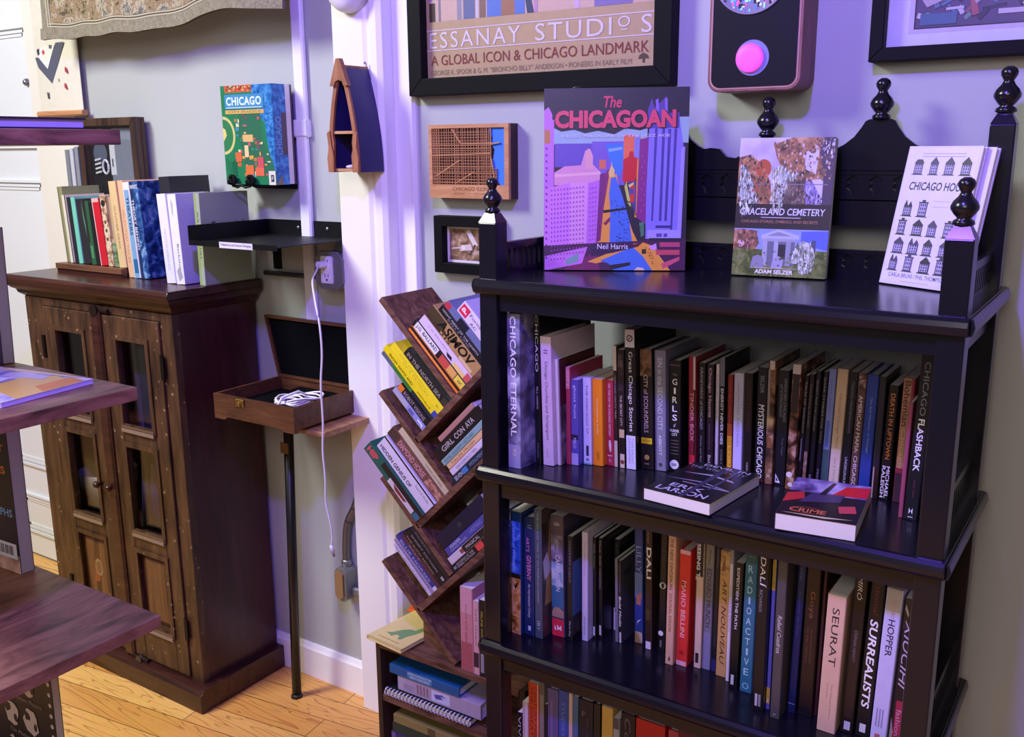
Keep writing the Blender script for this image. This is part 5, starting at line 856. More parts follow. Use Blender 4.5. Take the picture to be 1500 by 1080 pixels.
# ------------------------------------------------------------------ row of books on the cabinet
m = MB(); m.box(-2.560, -2.262, 1.552, 1.700, CZ, CZ+.010, M_DARK); m.box(-2.560, -2.262, 1.548, 1.566, CZ+.010, CZ+.024, wood('low_stand_wood', '#4a2c1c', '#6a4430', '#7d5238', 'X')); m.box(-2.560, -2.262, 1.566, 1.700, CZ+.010, CZ+.024, M_DARK)
one(m, 'book_stand', 'low brown wooden stand carrying books on the cabinet', 'stand')
zb, z0 = CZ+.0242, CZ+.0004
cream_fig = photo(('#5a3a2c', '#b08a6a', '#d8c4a0', '#e2d6bc'), 70, 4)
bluep = photo(('#0e1c3a', '#1c3c72', '#3f6aa4', '#8fb0d0'), 45, 4)
CBK = [  # x, w, y, z, h, lean, depth, look, kind, colour, spine, front
 (-2.545,.022,1.575,zb,.208,-3.5,.115,'olive green hardcover, first on the low stand','h','#8a8c62',[('r',0,.3,0,1,'#6f6a48')],[]),
 (-2.5215,.019,1.57,zb,.186,-3.6,.12,'cream white book beside the olive hardcover','p','#d8d0bc',[('r',.75,1,0,1,'#2a2824')],[]),
 (-2.500,.017,1.571,zb,.180,-3.4,.12,'black book before the mint striped one','p','#26282a',[],[]),
 (-2.481,.019,1.57,zb,.181,-3.4,.12,'mint striped book among dark spines','p','#74c4ac',[],[]),
 (-2.460,.036,1.572,zb,.176,-3.9,.12,'thick charcoal book beside the mint stripe','h','#2b2a2e',[('p',[(.75,.98),(.95,.6),(.9,.4),(.7,.7)],'#4f7a5c')],[]),
 (-2.4225,.020,1.571,zb,.172,-4.0,.12,'dark green picture book near the red one','p','#2f5a3a',[('r',0,.3,.35,1,'#26282a'),('r',.2,.8,.1,.3,'#4f8a5a')],[]),
 (-2.4005,.0165,1.571,zb,.168,-4.4,.12,'slim black book leaning beside the red one','p','#211c1e',[],[]),
 (-2.3815,.033,1.57,zb,.180,-4.8,.12,'bright red book on the low stand','h','#c81f30',[('r',0,1,.94,1,'#d8b0a8'),('r',0,.1,0,1,'#e0c8c0')],[]),
 (-2.3465,.024,1.57,zb,.190,-3.6,.12,'cream book with small brown figures, beside the red one','p',cream_fig,[('c',.5,.88,.009,'#2a2a28'),('r',.2,.8,.25,.72,'#d8c8a4'),('c',.5,.62,.005,'#6a4a34'),('c',.5,.50,.005,'#6a4a34'),('c',.5,.38,.005,'#6a4a34')],[]),
 (-2.320,.0235,1.571,zb,.184,-3.4,.12,'tan book with a green picture foot','p','#b8a07c',[('r',0,1,0,.34,photo(('#2f4a2c','#6a8a5a','#b0b890'),70,4)),('r',0,.4,.4,1,'#8d6a5a')],[]),
 (-2.292,.031,1.565,zb,.226,-3.8,.125,'tall butter yellow book on the low stand','h','#d9bc88',[('t','GUNTHER GRASS',.72,.22,.3,.62,'#8d6c44')],[]),
 (-2.2585,.0225,1.568,z0,.252,-3.2,.13,'peach coloured book past the butter yellow one','p','#dcb28c',[('t','SELECTED TALES',.7,.15,.3,.7,'#b4845c')],[]),
 (-2.2335,.0275,1.566,z0,.248,-3.6,.13,'white and pale blue book past the peach one','p','#dcd8dc',[('r',.1,.9,.0,.92,'#7aa4c8'),('t','THEATERS',.85,.45,.3,.75,'#23304a',{'bold':.02}),('r',.2,.9,.05,.2,'#2c6a94')],[]),
 (-2.2035,.036,1.566,z0,.250,-4.0,.135,'thick midnight blue picture book with white capitals','p',bluep,[('r',0,.32,0,1,'#1b3058'),('t','THEORY BEHIND',.82,.3,.02,.30,'#d8d8de',{'bold':.01}),('h','FANTASTIC',.05,.98,.925,.965,'#dcdce2',{'bold':.02})],[('r',0,1,0,1,bluep)]),
 (-2.117,.041,1.590,z0,.262,-3.2,.125,'tall black book rising behind the white pair','h','#2b2a2f',[('h','F',.15,.55,.50,.62,'#cfc8c8'),('t','THE VISUAL HISTORY',.8,.2,.55,.78,'#5d5a60')],[('r',.25,.95,.2,.84,'#c0a070'),('h','BOOK',.4,.8,.70,.78,'#8a6c48')]),
 (-2.0715,.035,1.545,z0,.222,-3.6,.12,'plain white book with faint lettering, first of the white pair','p','#e2dfea',[('t','WONDERING',.62,.15,.35,.62,'#b8b4c4')],[]),
 (-2.034,.033,1.545,z0,.222,-2.6,.13,'white book with a sketchy spine, second of the white pair','p','#e6e3ea',[('t','Berkshire',.45,.12,.55,.8,'#4a4850'),('p',[(.3,.95),(.6,.9),(.5,.75),(.35,.8)],'#b8b6bc'),('p',[(.2,.15),(.6,.2),(.9,.08),(.4,.03)],'#a8a4b0')],[('r',0,1,0,1,'#c9c2e4'),('p',[(.55,.62),(.95,.72),(.9,.42),(.6,.40)],'#4a2a3c'),('p',[(.6,.8),(.9,.9),(.92,.74),(.65,.74)],'#4c5a48'),('h','Em',.60,.85,.46,.56,'#d8c8d0')]),
 (-1.985,.014,1.585,z0,.200,1.2,.11,'slim dark book tucked between white and green','p','#4a444c',[('r',.2,.8,.15,.22,'#a8a4a8'),('r',.2,.8,.55,.75,'#6a5a60')],[]),
 (-1.9665,.0215,1.562,z0,.226,0.0,.152,'grey green hardcover with typed cover, last on the cabinet','h','#a3ad95',[('r',0,.45,0,1,'#93a86c'),('t','essential',.8,.3,.5,.8,'#5a6650')],[('h','Essential',.22,.88,.62,.685,'#14160f',{'bold':.01}),('h','Deisenki',.24,.86,.50,.565,'#14160f',{'bold':.01})]),
]
for (x, w_, y, z, h_, ln, dp, look, kind, col, sp, fr) in CBK:
    a = math.radians(ln); lift = w_*math.sin(a) if a > 0 else 0
    make_book(look, 'books standing on the cabinet', (x, y, z+.0004+lift), (math.cos(a), 0, -math.sin(a)), (0, 1, 0), (math.sin(a), 0, math.cos(a)), w_, dp, h_, col, sp, fr, kind == 'h')

# leaning shadow box with badges behind the books
t = thing('shadow_box', (-2.52, 1.70, CZ), 'brown framed shadow box of dark keepsakes leaning on the wall behind the books', 'shadow box')
fw = wood('shadow_box_wood', '#2a1c16', '#453024', '#57402f', 'Z'); X0, X1, Z0, Z1 = -2.628, -2.362, CZ, 1.540
m = MB(); frame4(m, X0, X1, Z0, Z1, .022, 1.700, 1.722, fw); m.box(X0, X1, 1.722, 1.735, Z0, Z1, fw); soft(m.build('frame', t), .002)
m = MB(); m.poly([(X0+.022, 1.7215, Z0+.022), (X1-.022, 1.7215, Z0+.022), (X1-.022, 1.7215, Z1-.022), (X0+.022, 1.7215, Z1-.022)], '#17181f')
m.build('backing', t)
m = MB(); decorate(m, Vector((X0+.022, 1.7205, Z0+.022)), VX*.222, VZ*.374, NF, [('r', .44, .95, .02, .93, '#7a7f8c'), ('r', .42, .53, .64, .93, '#cfd0d4'), ('r', .455, .48, .70, .76, '#2a2a30'), ('c', .22, .80, .032, '#5a6072'), ('r', .2, .9, .90, .985, '#8a909c'), ('r', .3, .5, .93, .99, '#2a2c36')]); m.build('papers', t)
m = MB(); x, z = X0+.050, 1.385
for k in range(4): m.prism([(x, z+.012*k), (x+.028, z+.012*k+.005), (x+.028, z+.012*k+.010), (x, z+.012*k+.005)], 'Y', 1.714, 1.719, ink('#d0d0d4', .4))
m.build('badge', t)
m = MB(); pts = [(X0+.098+.013*math.cos(2*PI*k/20), 1.716, 1.405+.019*math.sin(2*PI*k/20)) for k in range(21)]; m.tube(pts, .0032, ink('#d6d6da', .4), 6); m.build('ring', t)
m = MB(); m.box(X0+.022, X1-.022, 1.703, 1.705, Z0+.022, Z1-.022, M_GLASS); m.build('glass_pane', t)
t = thing('metal_frame', (-2.70, 1.72, CZ), 'narrow silver edged glazed frame standing behind the olive book', 'frame')
for k, (x, c_) in enumerate(((-2.652, '#9aa0a2'), (-2.672, '#d8dcdc'), (-2.690, '#8d9496'))):
    m = MB(); m.box(x-.0085, x+.0085, 1.706-k*.003, 1.738, CZ, 1.462-k*.004, ink(c_, .35, .3)); m.build('edge_strip', t)

# ------------------------------------------------------------------ tapestry and painted scroll
def tap_mat(kind):
    m, nt, b = _new('tapestry_' + kind); tc = nt.nodes.new('ShaderNodeTexCoord')
    n = nt.nodes.new('ShaderNodeTexNoise'); n.inputs['Scale'].default_value = 20 if kind == 'scene' else 90; n.inputs['Roughness'].default_value = .72; n.inputs['Detail'].default_value = 8; n.inputs['Distortion'].default_value = 0.25 if kind == 'scene' else 1.5
    r = nt.nodes.new('ShaderNodeValToRGB'); e = r.color_ramp.elements
    cols = ('#1f2226', '#6a5a44', '#2c382a', '#a8926c', '#7d6450', '#c4b896', '#4a5660', '#7d7458', '#d0c4a2') if kind == 'scene' else ('#6a6452', '#8d8670', '#a29a82')
    while len(e) < len(cols): e.new(.5)
    for i, c_ in enumerate(cols): e[i].position = .32+.36*i/(len(cols)-1); e[i].color = lin(c_)
    wv = nt.nodes.new('ShaderNodeTexWave'); wv.inputs['Scale'].default_value = 260; bp = nt.nodes.new('ShaderNodeBump'); bp.inputs['Strength'].default_value = .4; bp.inputs['Distance'].default_value = .002
    L = nt.links.new; L(tc.outputs['Object'], n.inputs['Vector']); L(n.outputs[0], r.inputs[0]); L(r.outputs[0], b.inputs['Base Color']); L(tc.outputs['Object'], wv.inputs['Vector']); L(wv.outputs[0], bp.inputs['Height']); L(bp.outputs[0], b.inputs['Normal']); b.inputs['Roughness'].default_value = .95
    return m
TS, TB = tap_mat('scene'), tap_mat('border')
t = thing('tapestry', (-2.28, 1.70, 1.76), 'woven tapestry with olive border sagging along its lower edge, high on the grey wall', 'tapestry')
def tap_pt(u, v, off=0.0):
    """u 0..1 along the width, v height above the hem"""
    x = -2.655+.958*u; K = ((0, 1.752), (.25, 1.749), (.50, 1.7475), (.62, 1.753), (.76, 1.772), (.88, 1.768), (1, 1.757))
    for (ua, za), (ub, zb_) in zip(K, K[1:]):
        if ua <= u <= ub+1e-9: f = (u-ua)/(ub-ua); f = f*f*(3-2*f); z = za+(zb_-za)*f; break
    y = 1.640+.010*math.sin(u*13+v*3)+.008*math.sin(u*5.2)+off-.012*max(0, .25-v)
    return (x+.002*math.sin(v*25), y, z+v+.002*math.sin(u*40))
m = MB(); nu = 60
def cloth(m, u0, u1, v0, v1, mat, n, off):
    for k in range(n):
        a, b = u0+(u1-u0)*k/n, u0+(u1-u0)*(k+1)/n
        m.poly([tap_pt(a, v0, off), tap_pt(b, v0, off), tap_pt(b, v1, off), tap_pt(a, v1, off)], mat)
for v in [j*.06 for j in range(12)]: cloth(m, 0, 1, v, v+.06, TB, nu, .006)
cloth(m, 0, 1, 0, .030, TB, nu, 0); m.build('border', t, True)
m = MB()
for v0, v1 in ((.0415, .08), (.08, .2), (.2, .4), (.4, .72)): cloth(m, .045, .955, v0, v1, TS, nu, -.0005)
m.build('woven_scene', t, True)
m = MB(); stripe = ink('#b4ab90', .95); dk = ink('#4a4638', .95)
cloth(m, .03, .97, .030, .0335, stripe, nu, -.0008); cloth(m, .03, .97, .0335, .037, dk, nu, -.0008); cloth(m, .03, .97, .037, .0405, stripe, nu, -.0008)
for u in (.030, .040): cloth(m, u, u+.004, .03, .7, stripe, 1, -.0009)
cloth(m, 0, 1, 0, .72, TB, nu, .010)
m.build('hem', t, True)

t = thing('scroll', (-2.72, 1.72, 1.552), 'painted paper scroll with grey chevron and red birds, hanging under the tapestry corner', 'scroll')
X0, X1, Z0, Z1 = -2.842, -2.632, 1.566, 2.02
m = MB()
for k in range(8):
    a, b = X0+(X1-X0)*k/8, X0+(X1-X0)*(k+1)/8; f = lambda x: 1.729-.004*math.sin((x-X0)*18)
    m.poly([(a, f(a), Z0), (b, f(b), Z0), (b, f(b), Z1), (a, f(a), Z1)], '#ddd9c6'); m.poly([(a, f(a)+.002, Z0), (b, f(b)+.002, Z0), (b, f(b)+.002, Z1), (a, f(a)+.002, Z1)], '#ddd9c6')
def sc(x, y): return ((x-300)/(660.0-300), (1005-y)/(1005-330.0)*.43)
P = lambda pts, col: ('p', [sc(*q) for q in pts], col)
D_ = [P([(310,470),(330,570),(435,735),(500,560),(570,345),(500,345),(440,500),(410,590),(340,470)], '#5a5c6c'), P([(340,470),(360,380),(490,360),(440,500),(410,590)], '#e4e2da'), P([(330,400),(350,380),(355,440),(338,455)], '#3c3c44'),
      P([(372,420),(390,395),(402,430),(385,455)], '#b85a58'), P([(440,360),(470,365),(462,400),(440,395)], '#5a626c')]
for x, y in ((565, 620), (548, 775)): D_ += [P([(x-10,y-30),(x,y-40),(x+8,y-10),(x+12,y+20),(x+2,y+25),(x-10,y+5)], '#b84a4a'), P([(x-3,y-8),(x+6,y-6),(x+4,y+12)], '#5a2a30')]
D_ += [P([(490,690),(500,690),(500,720),(490,720)], '#9aa090'), P([(380,815),(400,820),(402,880),(386,880)], '#4c5048'), P([(384,822),(394,824),(392,836),(384,834)], '#8a7a5a')]
decorate(m, Vector((X0, 1.7245, Z0)), VX*(X1-X0), VZ*(Z1-Z0), NF, D_); m.build('paper', t)
m = MB(); m.box(X0-.004, X1+.014, 1.716, 1.735, 1.550, 1.5665, wood('scroll_rod', '#a06e48', '#c08a5e', '#cc9a70', 'X'), .004); m.build('rod', t)

# ------------------------------------------------------------------ cord cover, light dome, boxed puzzle on its bracket, boat shelf
t = thing('cord_cover', (-1.765, 1.74, 0.93), 'white cord cover strip running up the grey wall beside the casing', 'cord cover')
for za, zb_ in ((.93, 1.5), (1.5, 2.6)):
    m = MB(); m.box(-1.783+(.003 if za > 1 else 0), -1.747+(.003 if za > 1 else 0), 1.734, 1.7495, za, zb_, M_WHITEPL, .004); m.build('strip', t)
m = MB(); m.box(-1.786, -1.742, 1.731, 1.7495, 1.478, 1.52, M_WHITEPL, .004); m.build('coupling', t)
m = MB(); m.lathe([(.052, 0), (.052, -.020), (.046, -.034), (.030, -.044), (.010, -.047)], (-1.547, 1.70, 1.795), M_WHITEPL, 36, 'Y'); one(m, 'smoke_detector', 'round white dome on the white casing above the boat shelf', 'detector', None, True)
# boxed game
t = thing('puzzle_box', (-1.875, 1.70, 1.366), 'blue and green boxed city map puzzle on the grey wall', 'box')
bl = photo(('#1c4a8a', '#2f76b4', '#5aa0d0'), 90, 3)
m = MB(); X0, X1, Y0, Y1, Z0, Z1 = -1.960, -1.781, 1.664, 1.728, 1.366, 1.602
m.box(X0, X1, Y0, Y1-.022, Z0, Z1, ink('#2f5a9a'))
W_, H_ = X1-X0, Z1-Z0
bx = lambda x, y: ((x-85)/(530.0-85), (935-y)/(935-95.0))
q = random.Random(21); D_ = [('r', 0, 1, 0, 1, '#1f7a4c'), ('p', [(.62, 1), (1, 1), (1, .12), (.93, .22), (.86, .45), (.84, .62), (.76, .68), (.72, .76), (.62, .80)], bl), ('p', [bx(200,460), bx(240,330), bx(420,330), bx(430,560), bx(500,720), bx(520,800), bx(430,860), bx(270,850), bx(250,640)], '#2c6a4c'),
      ('r', .08, .62, .93, 1, '#c4583a'), ('p', [(.006, .36)]+[(.006+.235*math.cos(t*PI/16-PI/2), .50+.195*math.sin(t*PI/16-PI/2)) for t in range(17)], '#c8c07a'), ('p', [(.006, .36)]+[(.006+.195*math.cos(t*PI/16-PI/2), .50+.165*math.sin(t*PI/16-PI/2)) for t in range(17)], '#2f7a4a'), ('p', [(0,.44),(.07,.50),(.05,.56),(0,.58)], '#d8c878')]
for k in range(70):
    x, y = q.uniform(190, 500), q.uniform(340, 850)
    if x > 420 and y < 640 and x-420 > (y-340)*.1: continue
    s1, s2 = q.uniform(10, 34), q.uniform(10, 34); (a, b), (c2, d2) = bx(x, y+s2), bx(x+s1, y); D_.append(('r', max(0, a), min(.98, c2), b, d2, q.choice(('#c8643c', '#d8b878', '#2c8a6a', '#d8a04c', '#7a4a5c', '#3f8aa8', '#c85a6a', '#e0cfa0', '#3a6a48', '#b4783c'))))
for k in range(30):
    x, y = q.uniform(.1, .6), q.uniform(.935, .985); D_.append(('r', x, x+.03, y, y+.015, q.choice(('#d8a04c', '#7a3a2c', '#d8c8a0', '#2c6a4c'))))
for x, y, s1, s2, c_ in ((185,660,55,80,'#d0663e'), (270,770,70,80,'#d8703c'), (355,790,75,70,'#d86a4a'), (380,700,50,90,'#c8505c'), (270,600,35,100,'#e0c890'), (260,510,90,60,'#d8b070')): (a, b), (c2, d2) = bx(x, y+s2), bx(x+s1, y); D_.append(('r', a, c2, b, d2, c_))
for k in range(6): D_.append(('p', [(.04, .26-.03*k), (.14, .22-.03*k), (.24, .26-.03*k), (.24, .248-.03*k), (.14, .208-.03*k), (.04, .248-.03*k)], '#186040'))
D_ += [('r', .08, .84, .765, .91, '#3f8ab0'), ('h', 'CHICAGO', .11, .80, .80, .885, '#d8e6e8', {'bold': .03, 'space': 1.1}), ('r', .10, .80, .775, .782, '#d8e0d0'), ('r', .08, .84, .715, .755, '#c8a860'), ('h', 'CITY PUZZLE', .14, .78, .725, .745, '#7a5a34'), ('r', .86, .99, .0, .14, '#d8d4c8'), ('r', .90, .96, .03, .10, '#23303a'), ('h', 'F', .915, .945, .045, .085, '#d8e0e0')]
decorate(m, Vector((X0, Y0, Z0)), VX*W_, VZ*H_, NF, D_)
decorate(m, Vector((X1, Y0, Z0)), Vector((0, 1, 0))*(Y1-.022-Y0), VZ*H_, Vector((1, 0, 0)), [('r', 0, 1, 0, 1, bl), ('r', .1, .9, .28, .70, '#3a6aa0'), ('t', 'CHICAGO', .30, .68, .58, .15, '#7aa8d0'), ('r', .6, 1, .3, .72, '#5a4a54'), ('p', [(0,0),(.4,.1),(.5,0)], '#8a7a5a')])
m.build('lid', t)
m = MB(); m.box(X0+.002, X1-.002, Y1-.022, Y1-.004, Z0+.001, Z1-.001, ink('#e2dcd0')); m.box(X0, X1, Y1-.004, Y1, Z0, Z1, ink('#4a3a4a')); m.build('tray', t)
t = thing('wall_easel', (-1.90, 1.70, 1.35), 'small black wire easel holding the puzzle box on the wall', 'easel')
for x in (-1.925, -1.860):
    m = MB(); m.tube([(x, 1.748, 1.40), (x, 1.748, 1.362), (x, 1.660, 1.3625), (x, 1.655, 1.366)]+[(x, 1.648-.010*math.sin(a), 1.374-.010*math.cos(a)) for a in [k*PI/6 for k in range(2, 12)]], .0028, M_BLACKMETAL, 8); m.build('hook', t, True)
    m = MB(); m.lathe([(.013, -.0035), (.014, 0), (.013, .0035)], (x, 1.652, 1.377), M_BLACKMETAL, 18, 'Y'); m.build('scroll_end', t)
m = MB(); m.tube([(-1.925, 1.652, 1.3625), (-1.905, 1.650, 1.359), (-1.892, 1.650, 1.364), (-1.878, 1.650, 1.359), (-1.860, 1.652, 1.3625)], .0028, M_BLACKMETAL, 8); m.build('crossbar', t, True)
m = MB(); m.box(-1.950, -1.800, 1.744, 1.7495, 1.353, 1.366, M_BLACKMETAL); m.build('wall_plate', t)
# boat-shaped shelf
t = thing('boat_shelf', (-1.53, 1.66, 1.398), 'small boat shaped wooden wall shelf with navy hull on the white casing', 'shelf')
bw = wood('boat_shelf_wood', '#7a4a30', '#9a6242', '#b07a56', 'Z', 8, .5, 8)
navy = ink('#26245a', .4)
XC_, ZB_, ZTp = -1.5145, 1.399, 1.625; YF, YBk = 1.615, 1.6995
def hw(z, top=.006, mx=.042):
    f = (z-ZB_)/(ZTp-ZB_); return top+(mx-top)*(1-max(0, (f-.05)/.95)**1.9)
zs = [ZB_+(ZTp-ZB_)*k/14 for k in range(15)]
m = MB()
for a, b in zip(zs, zs[1:]):
    for s_ in (-1, 1):
        xa, xb = XC_+s_*hw(a), XC_+s_*hw(b)
        m.prism_raw([(xa, YF+.004, a), (xa-s_*.005, YF+.004, a), (xa-s_*.005, YBk, a), (xa, YBk, a)], [(xb, YF+.004, b), (xb-s_*.005, YF+.004, b), (xb-s_*.005, YBk, b), (xb, YBk, b)], navy)
m.build('hull', t)
m = MB()
for a, b in zip(zs[:-1], zs[1:]): m.prism_raw([(XC_-hw(a)+.005, YBk-.006, a), (XC_+hw(a)-.005, YBk-.006, a), (XC_+hw(a)-.005, YBk, a), (XC_-hw(a)+.005, YBk, a)], [(XC_-hw(b)+.005, YBk-.006, b), (XC_+hw(b)-.005, YBk-.006, b), (XC_+hw(b)-.005, YBk, b), (XC_-hw(b)+.005, YBk, b)], ink('#8a5a52', .5))
m.build('back', t)
m = MB()
for a, b in zip(zs, zs[1:]):
    for s_ in (-1, 1):
        wa = .013 if a < ZB_+.075 else .008; wb = .013 if b < ZB_+.075 else .008
        xa, xb = XC_+s_*hw(a), XC_+s_*hw(b)
        m.prism_raw([(xa+s_*.002, YF, a), (xa-s_*wa, YF, a), (xa-s_*wa, YF+.006, a), (xa+s_*.002, YF+.006, a)], [(xb+s_*.002, YF, b), (xb-s_*wb, YF, b), (xb-s_*wb, YF+.006, b), (xb+s_*.002, YF+.006, b)], bw)
for s_ in (-1, 1): m.prism([(XC_+s_*.044, ZB_), (XC_+s_*.028, ZB_), (XC_+s_*.026, ZB_+.035), (XC_+s_*.032, ZB_+.055), (XC_+s_*.036, ZB_+.09), (XC_+s_*.044, ZB_+.085), (XC_+s_*.041, ZB_+.055), (XC_+s_*.046, ZB_+.030)], 'Y', YF-.003, YF+.002, bw)
m.build('gunwale', t)
m = MB(); m.prism([(XC_-.026, 1.583), (XC_-.005, 1.640), (XC_+.005, 1.640), (XC_+.026, 1.583), (XC_+.014, 1.583), (XC_+.010, 1.592), (XC_, 1.596), (XC_-.010, 1.592), (XC_-.014, 1.583)], 'Y', YF-.006, YF+.006, bw); m.box(XC_-.007, XC_+.007, YF+.006, YBk, 1.618, 1.627, bw); m.build('prow', t)
for z, nm in ((ZB_+.002, 'bottom_shelf'), (1.482, 'middle_shelf')):
    m = MB(); k = hw(z)-.006; m.box(XC_-k, XC_+k, YF+.004, YBk-.006, z, z+.006, wood('boat_tray_wood', '#a87850', '#c4946a', '#d2a47c', 'X')); m.build(nm, t)
m = MB(); m.tube([(XC_+.002, YBk-.002, 1.627), (XC_+.002, YBk-.001, 1.634), (XC_+.002, YBk-.004, 1.638), (XC_+.002, YBk-.007, 1.634)], .0015, M_STEEL, 6); m.build('hanger', t)
m = MB(); m.lathe([(.011, 0), (.012, .004), (.010, .020), (.006, .030), (.004, .036), (.0045, .042)], (XC_+.012, 1.655, 1.4882), ink('#2f6a8a', .25), 18); one(m, 'bottle', 'tiny teal bottle on the middle tray of the boat shelf', 'bottle', None, True)
m = MB(); m.lathe([(.010, 0), (.014, .003), (.012, .006), (.003, .008)], (XC_-.004, 1.645, 1.4072), ink('#cfc4d4', .4), 16); one(m, 'shell', 'small pale shell on the bottom tray of the boat shelf', 'shell', None, True)

# ------------------------------------------------------------------ charging corner: metal tray, open wooden case on a pole, cables, outlet, conduit
t = thing('wall_tray', (-1.76, 1.62, 1.24), 'black metal wall tray with raised back rim and a white label strip', 'tray')
m = MB(); m.box(-1.912, -1.616, 1.498, 1.7495, 1.236, 1.2385, M_BLACKMETAL); m.box(-1.912, -1.616, 1.496, 1.4985, 1.230, 1.2425, M_BLACKMETAL); m.build('tray_base', t)
m = MB(); m.box(-1.912, -1.6155, 1.7445, 1.7495, 1.2386, 1.276, M_BLACKMETAL); m.box(-1.9145, -1.912, 1.498, 1.7445, 1.236, 1.276, M_BLACKMETAL); m.build('rim', t)
for x, y, ax in ((-1.80, 1.7442, 'Y'), (-1.7, 1.7442, 'Y')):
    m = MB(); m.lathe([(.0045, 0), (.004, -.002), (.002, -.003)], (x, y, 1.258), M_STEEL, 12, 'Y'); m.build('screw', t)
m = MB(); m.box(-1.803, -1.692, 1.4950, 1.4958, 1.229, 1.243, ink('#ddd9ee', .5)); decorate(m, Vector((-1.803, 1.4950, 1.229)), VX*.111, VZ*.014, NF, [('h', 'Telephone and Device Charging', .04, .96, .28, .78, '#2c2a44', {'bold': .012})]); m.build('label_strip', t)
m = MB(); m.box(-1.888, -1.872, 1.735, 1.7495, 1.15, 1.2358, M_BLACKMETAL); m.prism([(1.735, 1.2358), (1.52, 1.2358), (1.735, 1.205)], 'X', -1.884, -1.876, M_BLACKMETAL); m.build('bracket', t)
t = thing('conduit', (-1.80, 1.74, 1.12), 'thin dark conduit running along the wall from the outlet box to the cabinet', 'conduit')
m = MB(); m.tube([(-1.93, 1.742, 1.137), (-1.694, 1.742, 1.137)], .0065, ink('#4a474c', .4, .4), 10); m.build('pipe', t, True)
m = MB(); m.box(-1.722, -1.696, 1.73, 1.7495, 1.126, 1.150, ink('#7a787c', .4, .5), .004); m.build('connector', t)

t = thing('outlet_box', (-1.645, 1.72, 1.12), 'grey metal outlet box with octagonal cover and white receptacle beside the casing', 'outlet')
gm = ink('#84878c', .42, .55)
m = MB(); m.box(-1.692, -1.6125, 1.698, 1.7495, 1.122, 1.206, gm); soft(m.build('box', t), .002)
def octo(x0, x1, z0, z1, c_): return [(x0+c_, z0), (x1-c_, z0), (x1, z0+c_), (x1, z1-c_), (x1-c_, z1), (x0+c_, z1), (x0, z1-c_), (x0, z0+c_)]
m = MB(); m.prism(octo(-1.698, -1.607, 1.118, 1.211, .018), 'Y', 1.692, 1.698, gm); soft(m.build('cover_plate', t), .0015)
m = MB(); m.prism(octo(-1.675, -1.637, 1.133, 1.199, .003), 'Y', 1.6885, 1.692, M_WHITEPL)
for zc in (1.148, 1.183):
    dk = ink('#2a2a30', .6); decorate(m, Vector((-1.675, 1.6885, zc-.014)), VX*.038, VZ*.028, NF, [('c', .5, .5, .0135, '#f2f0f6', .95), ('r', .32, .38, .50, .80, dk), ('r', .60, .66, .52, .78, dk), ('c', .5, .27, .0028, dk)])
m.build('receptacle', t)
cable = ink('#e6e2ea', .45)
t = thing('charging_cable', (-1.62, 1.60, .56), 'white charging cable hanging from the outlet down past the wooden case', 'cable')
m = MB(); m.box(-1.668, -1.650, 1.665, 1.6884, 1.172, 1.188, cable, .004); m.build('plug', t)
def spline(pts, n=10):
    pts = [Vector(p) for p in pts]; out = []
    for i in range(len(pts)-1):
        p0, p1, p2, p3 = pts[max(i-1, 0)], pts[i], pts[i+1], pts[min(i+2, len(pts)-1)]
        for k in range(n):
            u = k/n; out.append(0.5*((2*p1)+(p2-p0)*u+(2*p0-5*p1+4*p2-p3)*u*u+(3*p1-p0-3*p2+p3)*u*u*u))
    return out+[pts[-1]]
m = MB(); m.tube(spline([(-1.659, 1.666, 1.18), (-1.640, 1.640, 1.172), (-1.575, 1.56, 1.16), (-1.500, 1.49, 1.13), (-1.470, 1.470, 1.08), (-1.466, 1.468, 1.02), (-1.474, 1.468, .95), (-1.474, 1.468, .865), (-1.479, 1.468, .80), (-1.476, 1.468, .735), (-1.478, 1.468, .68), (-1.468, 1.469, .63), (-1.4665, 1.470, .595), (-1.471, 1.470, .575)]), .0022, cable, 8); m.build('cord', t, True)
m = MB(); m.tube([(-1.471, 1.470, .578), (-1.466, 1.4705, .560)], .0042, cable, 10); m.tube([(-1.466, 1.4705, .560), (-1.464, 1.471, .552)], .0026, M_STEEL, 8); m.build('connector', t, True)

t = thing('wooden_case', (-1.735, 1.61, .814), 'open shallow wooden case with black lining on top of the pole stand', 'case')
X0, X1, Y0, Y1, Z0, Z1 = -1.872, -1.598, 1.500, 1.722, .8175, .872
dkl = ink('#050508', .95, spec=.1)
m = MB(); tk = .008
m.box(X0, X1, Y0, Y0+tk, Z0, Z1, M_BOX); m.box(X0, X1, Y1-tk, Y1, Z0, Z1, M_BOX); m.box(X0, X0+tk, Y0+tk, Y1-tk, Z0, Z1, M_BOX); m.box(X1-tk, X1, Y0+tk, Y1-tk, Z0, Z1, M_BOX); m.box(X0+tk, X1-tk, Y0+tk, Y1-tk, Z0, Z0+.006, M_BOX)
for x, y in ((X0, Y0), (X1-.045, Y0)): m.prism([(x, Z0-.0075), (x+.035, Z0-.0075), (x+.045, Z0), (x, Z0)] if x == X0 else [(x+.010, Z0-.0075), (x+.045, Z0-.0075), (x+.045, Z0), (x, Z0)], 'Y', y, y+.012, M_BOX)
m.box(X0, X0+.03, Y1-.02, Y1, Z0-.0075, Z0, M_BOX); m.box(X1-.03, X1, Y1-.02, Y1, Z0-.0075, Z0, M_BOX)
m.build('body', t)
m = MB(); m.box(X0+tk, X1-tk, Y0+tk, Y1-tk, Z0+.0062, Z0+.022, dkl); m.box(X0+.09, X1-.02, Y1-.05, Y1-.02, Z0+.022, Z0+.040, dkl); m.build('lining', t)
m = MB(); a = math.radians(6)
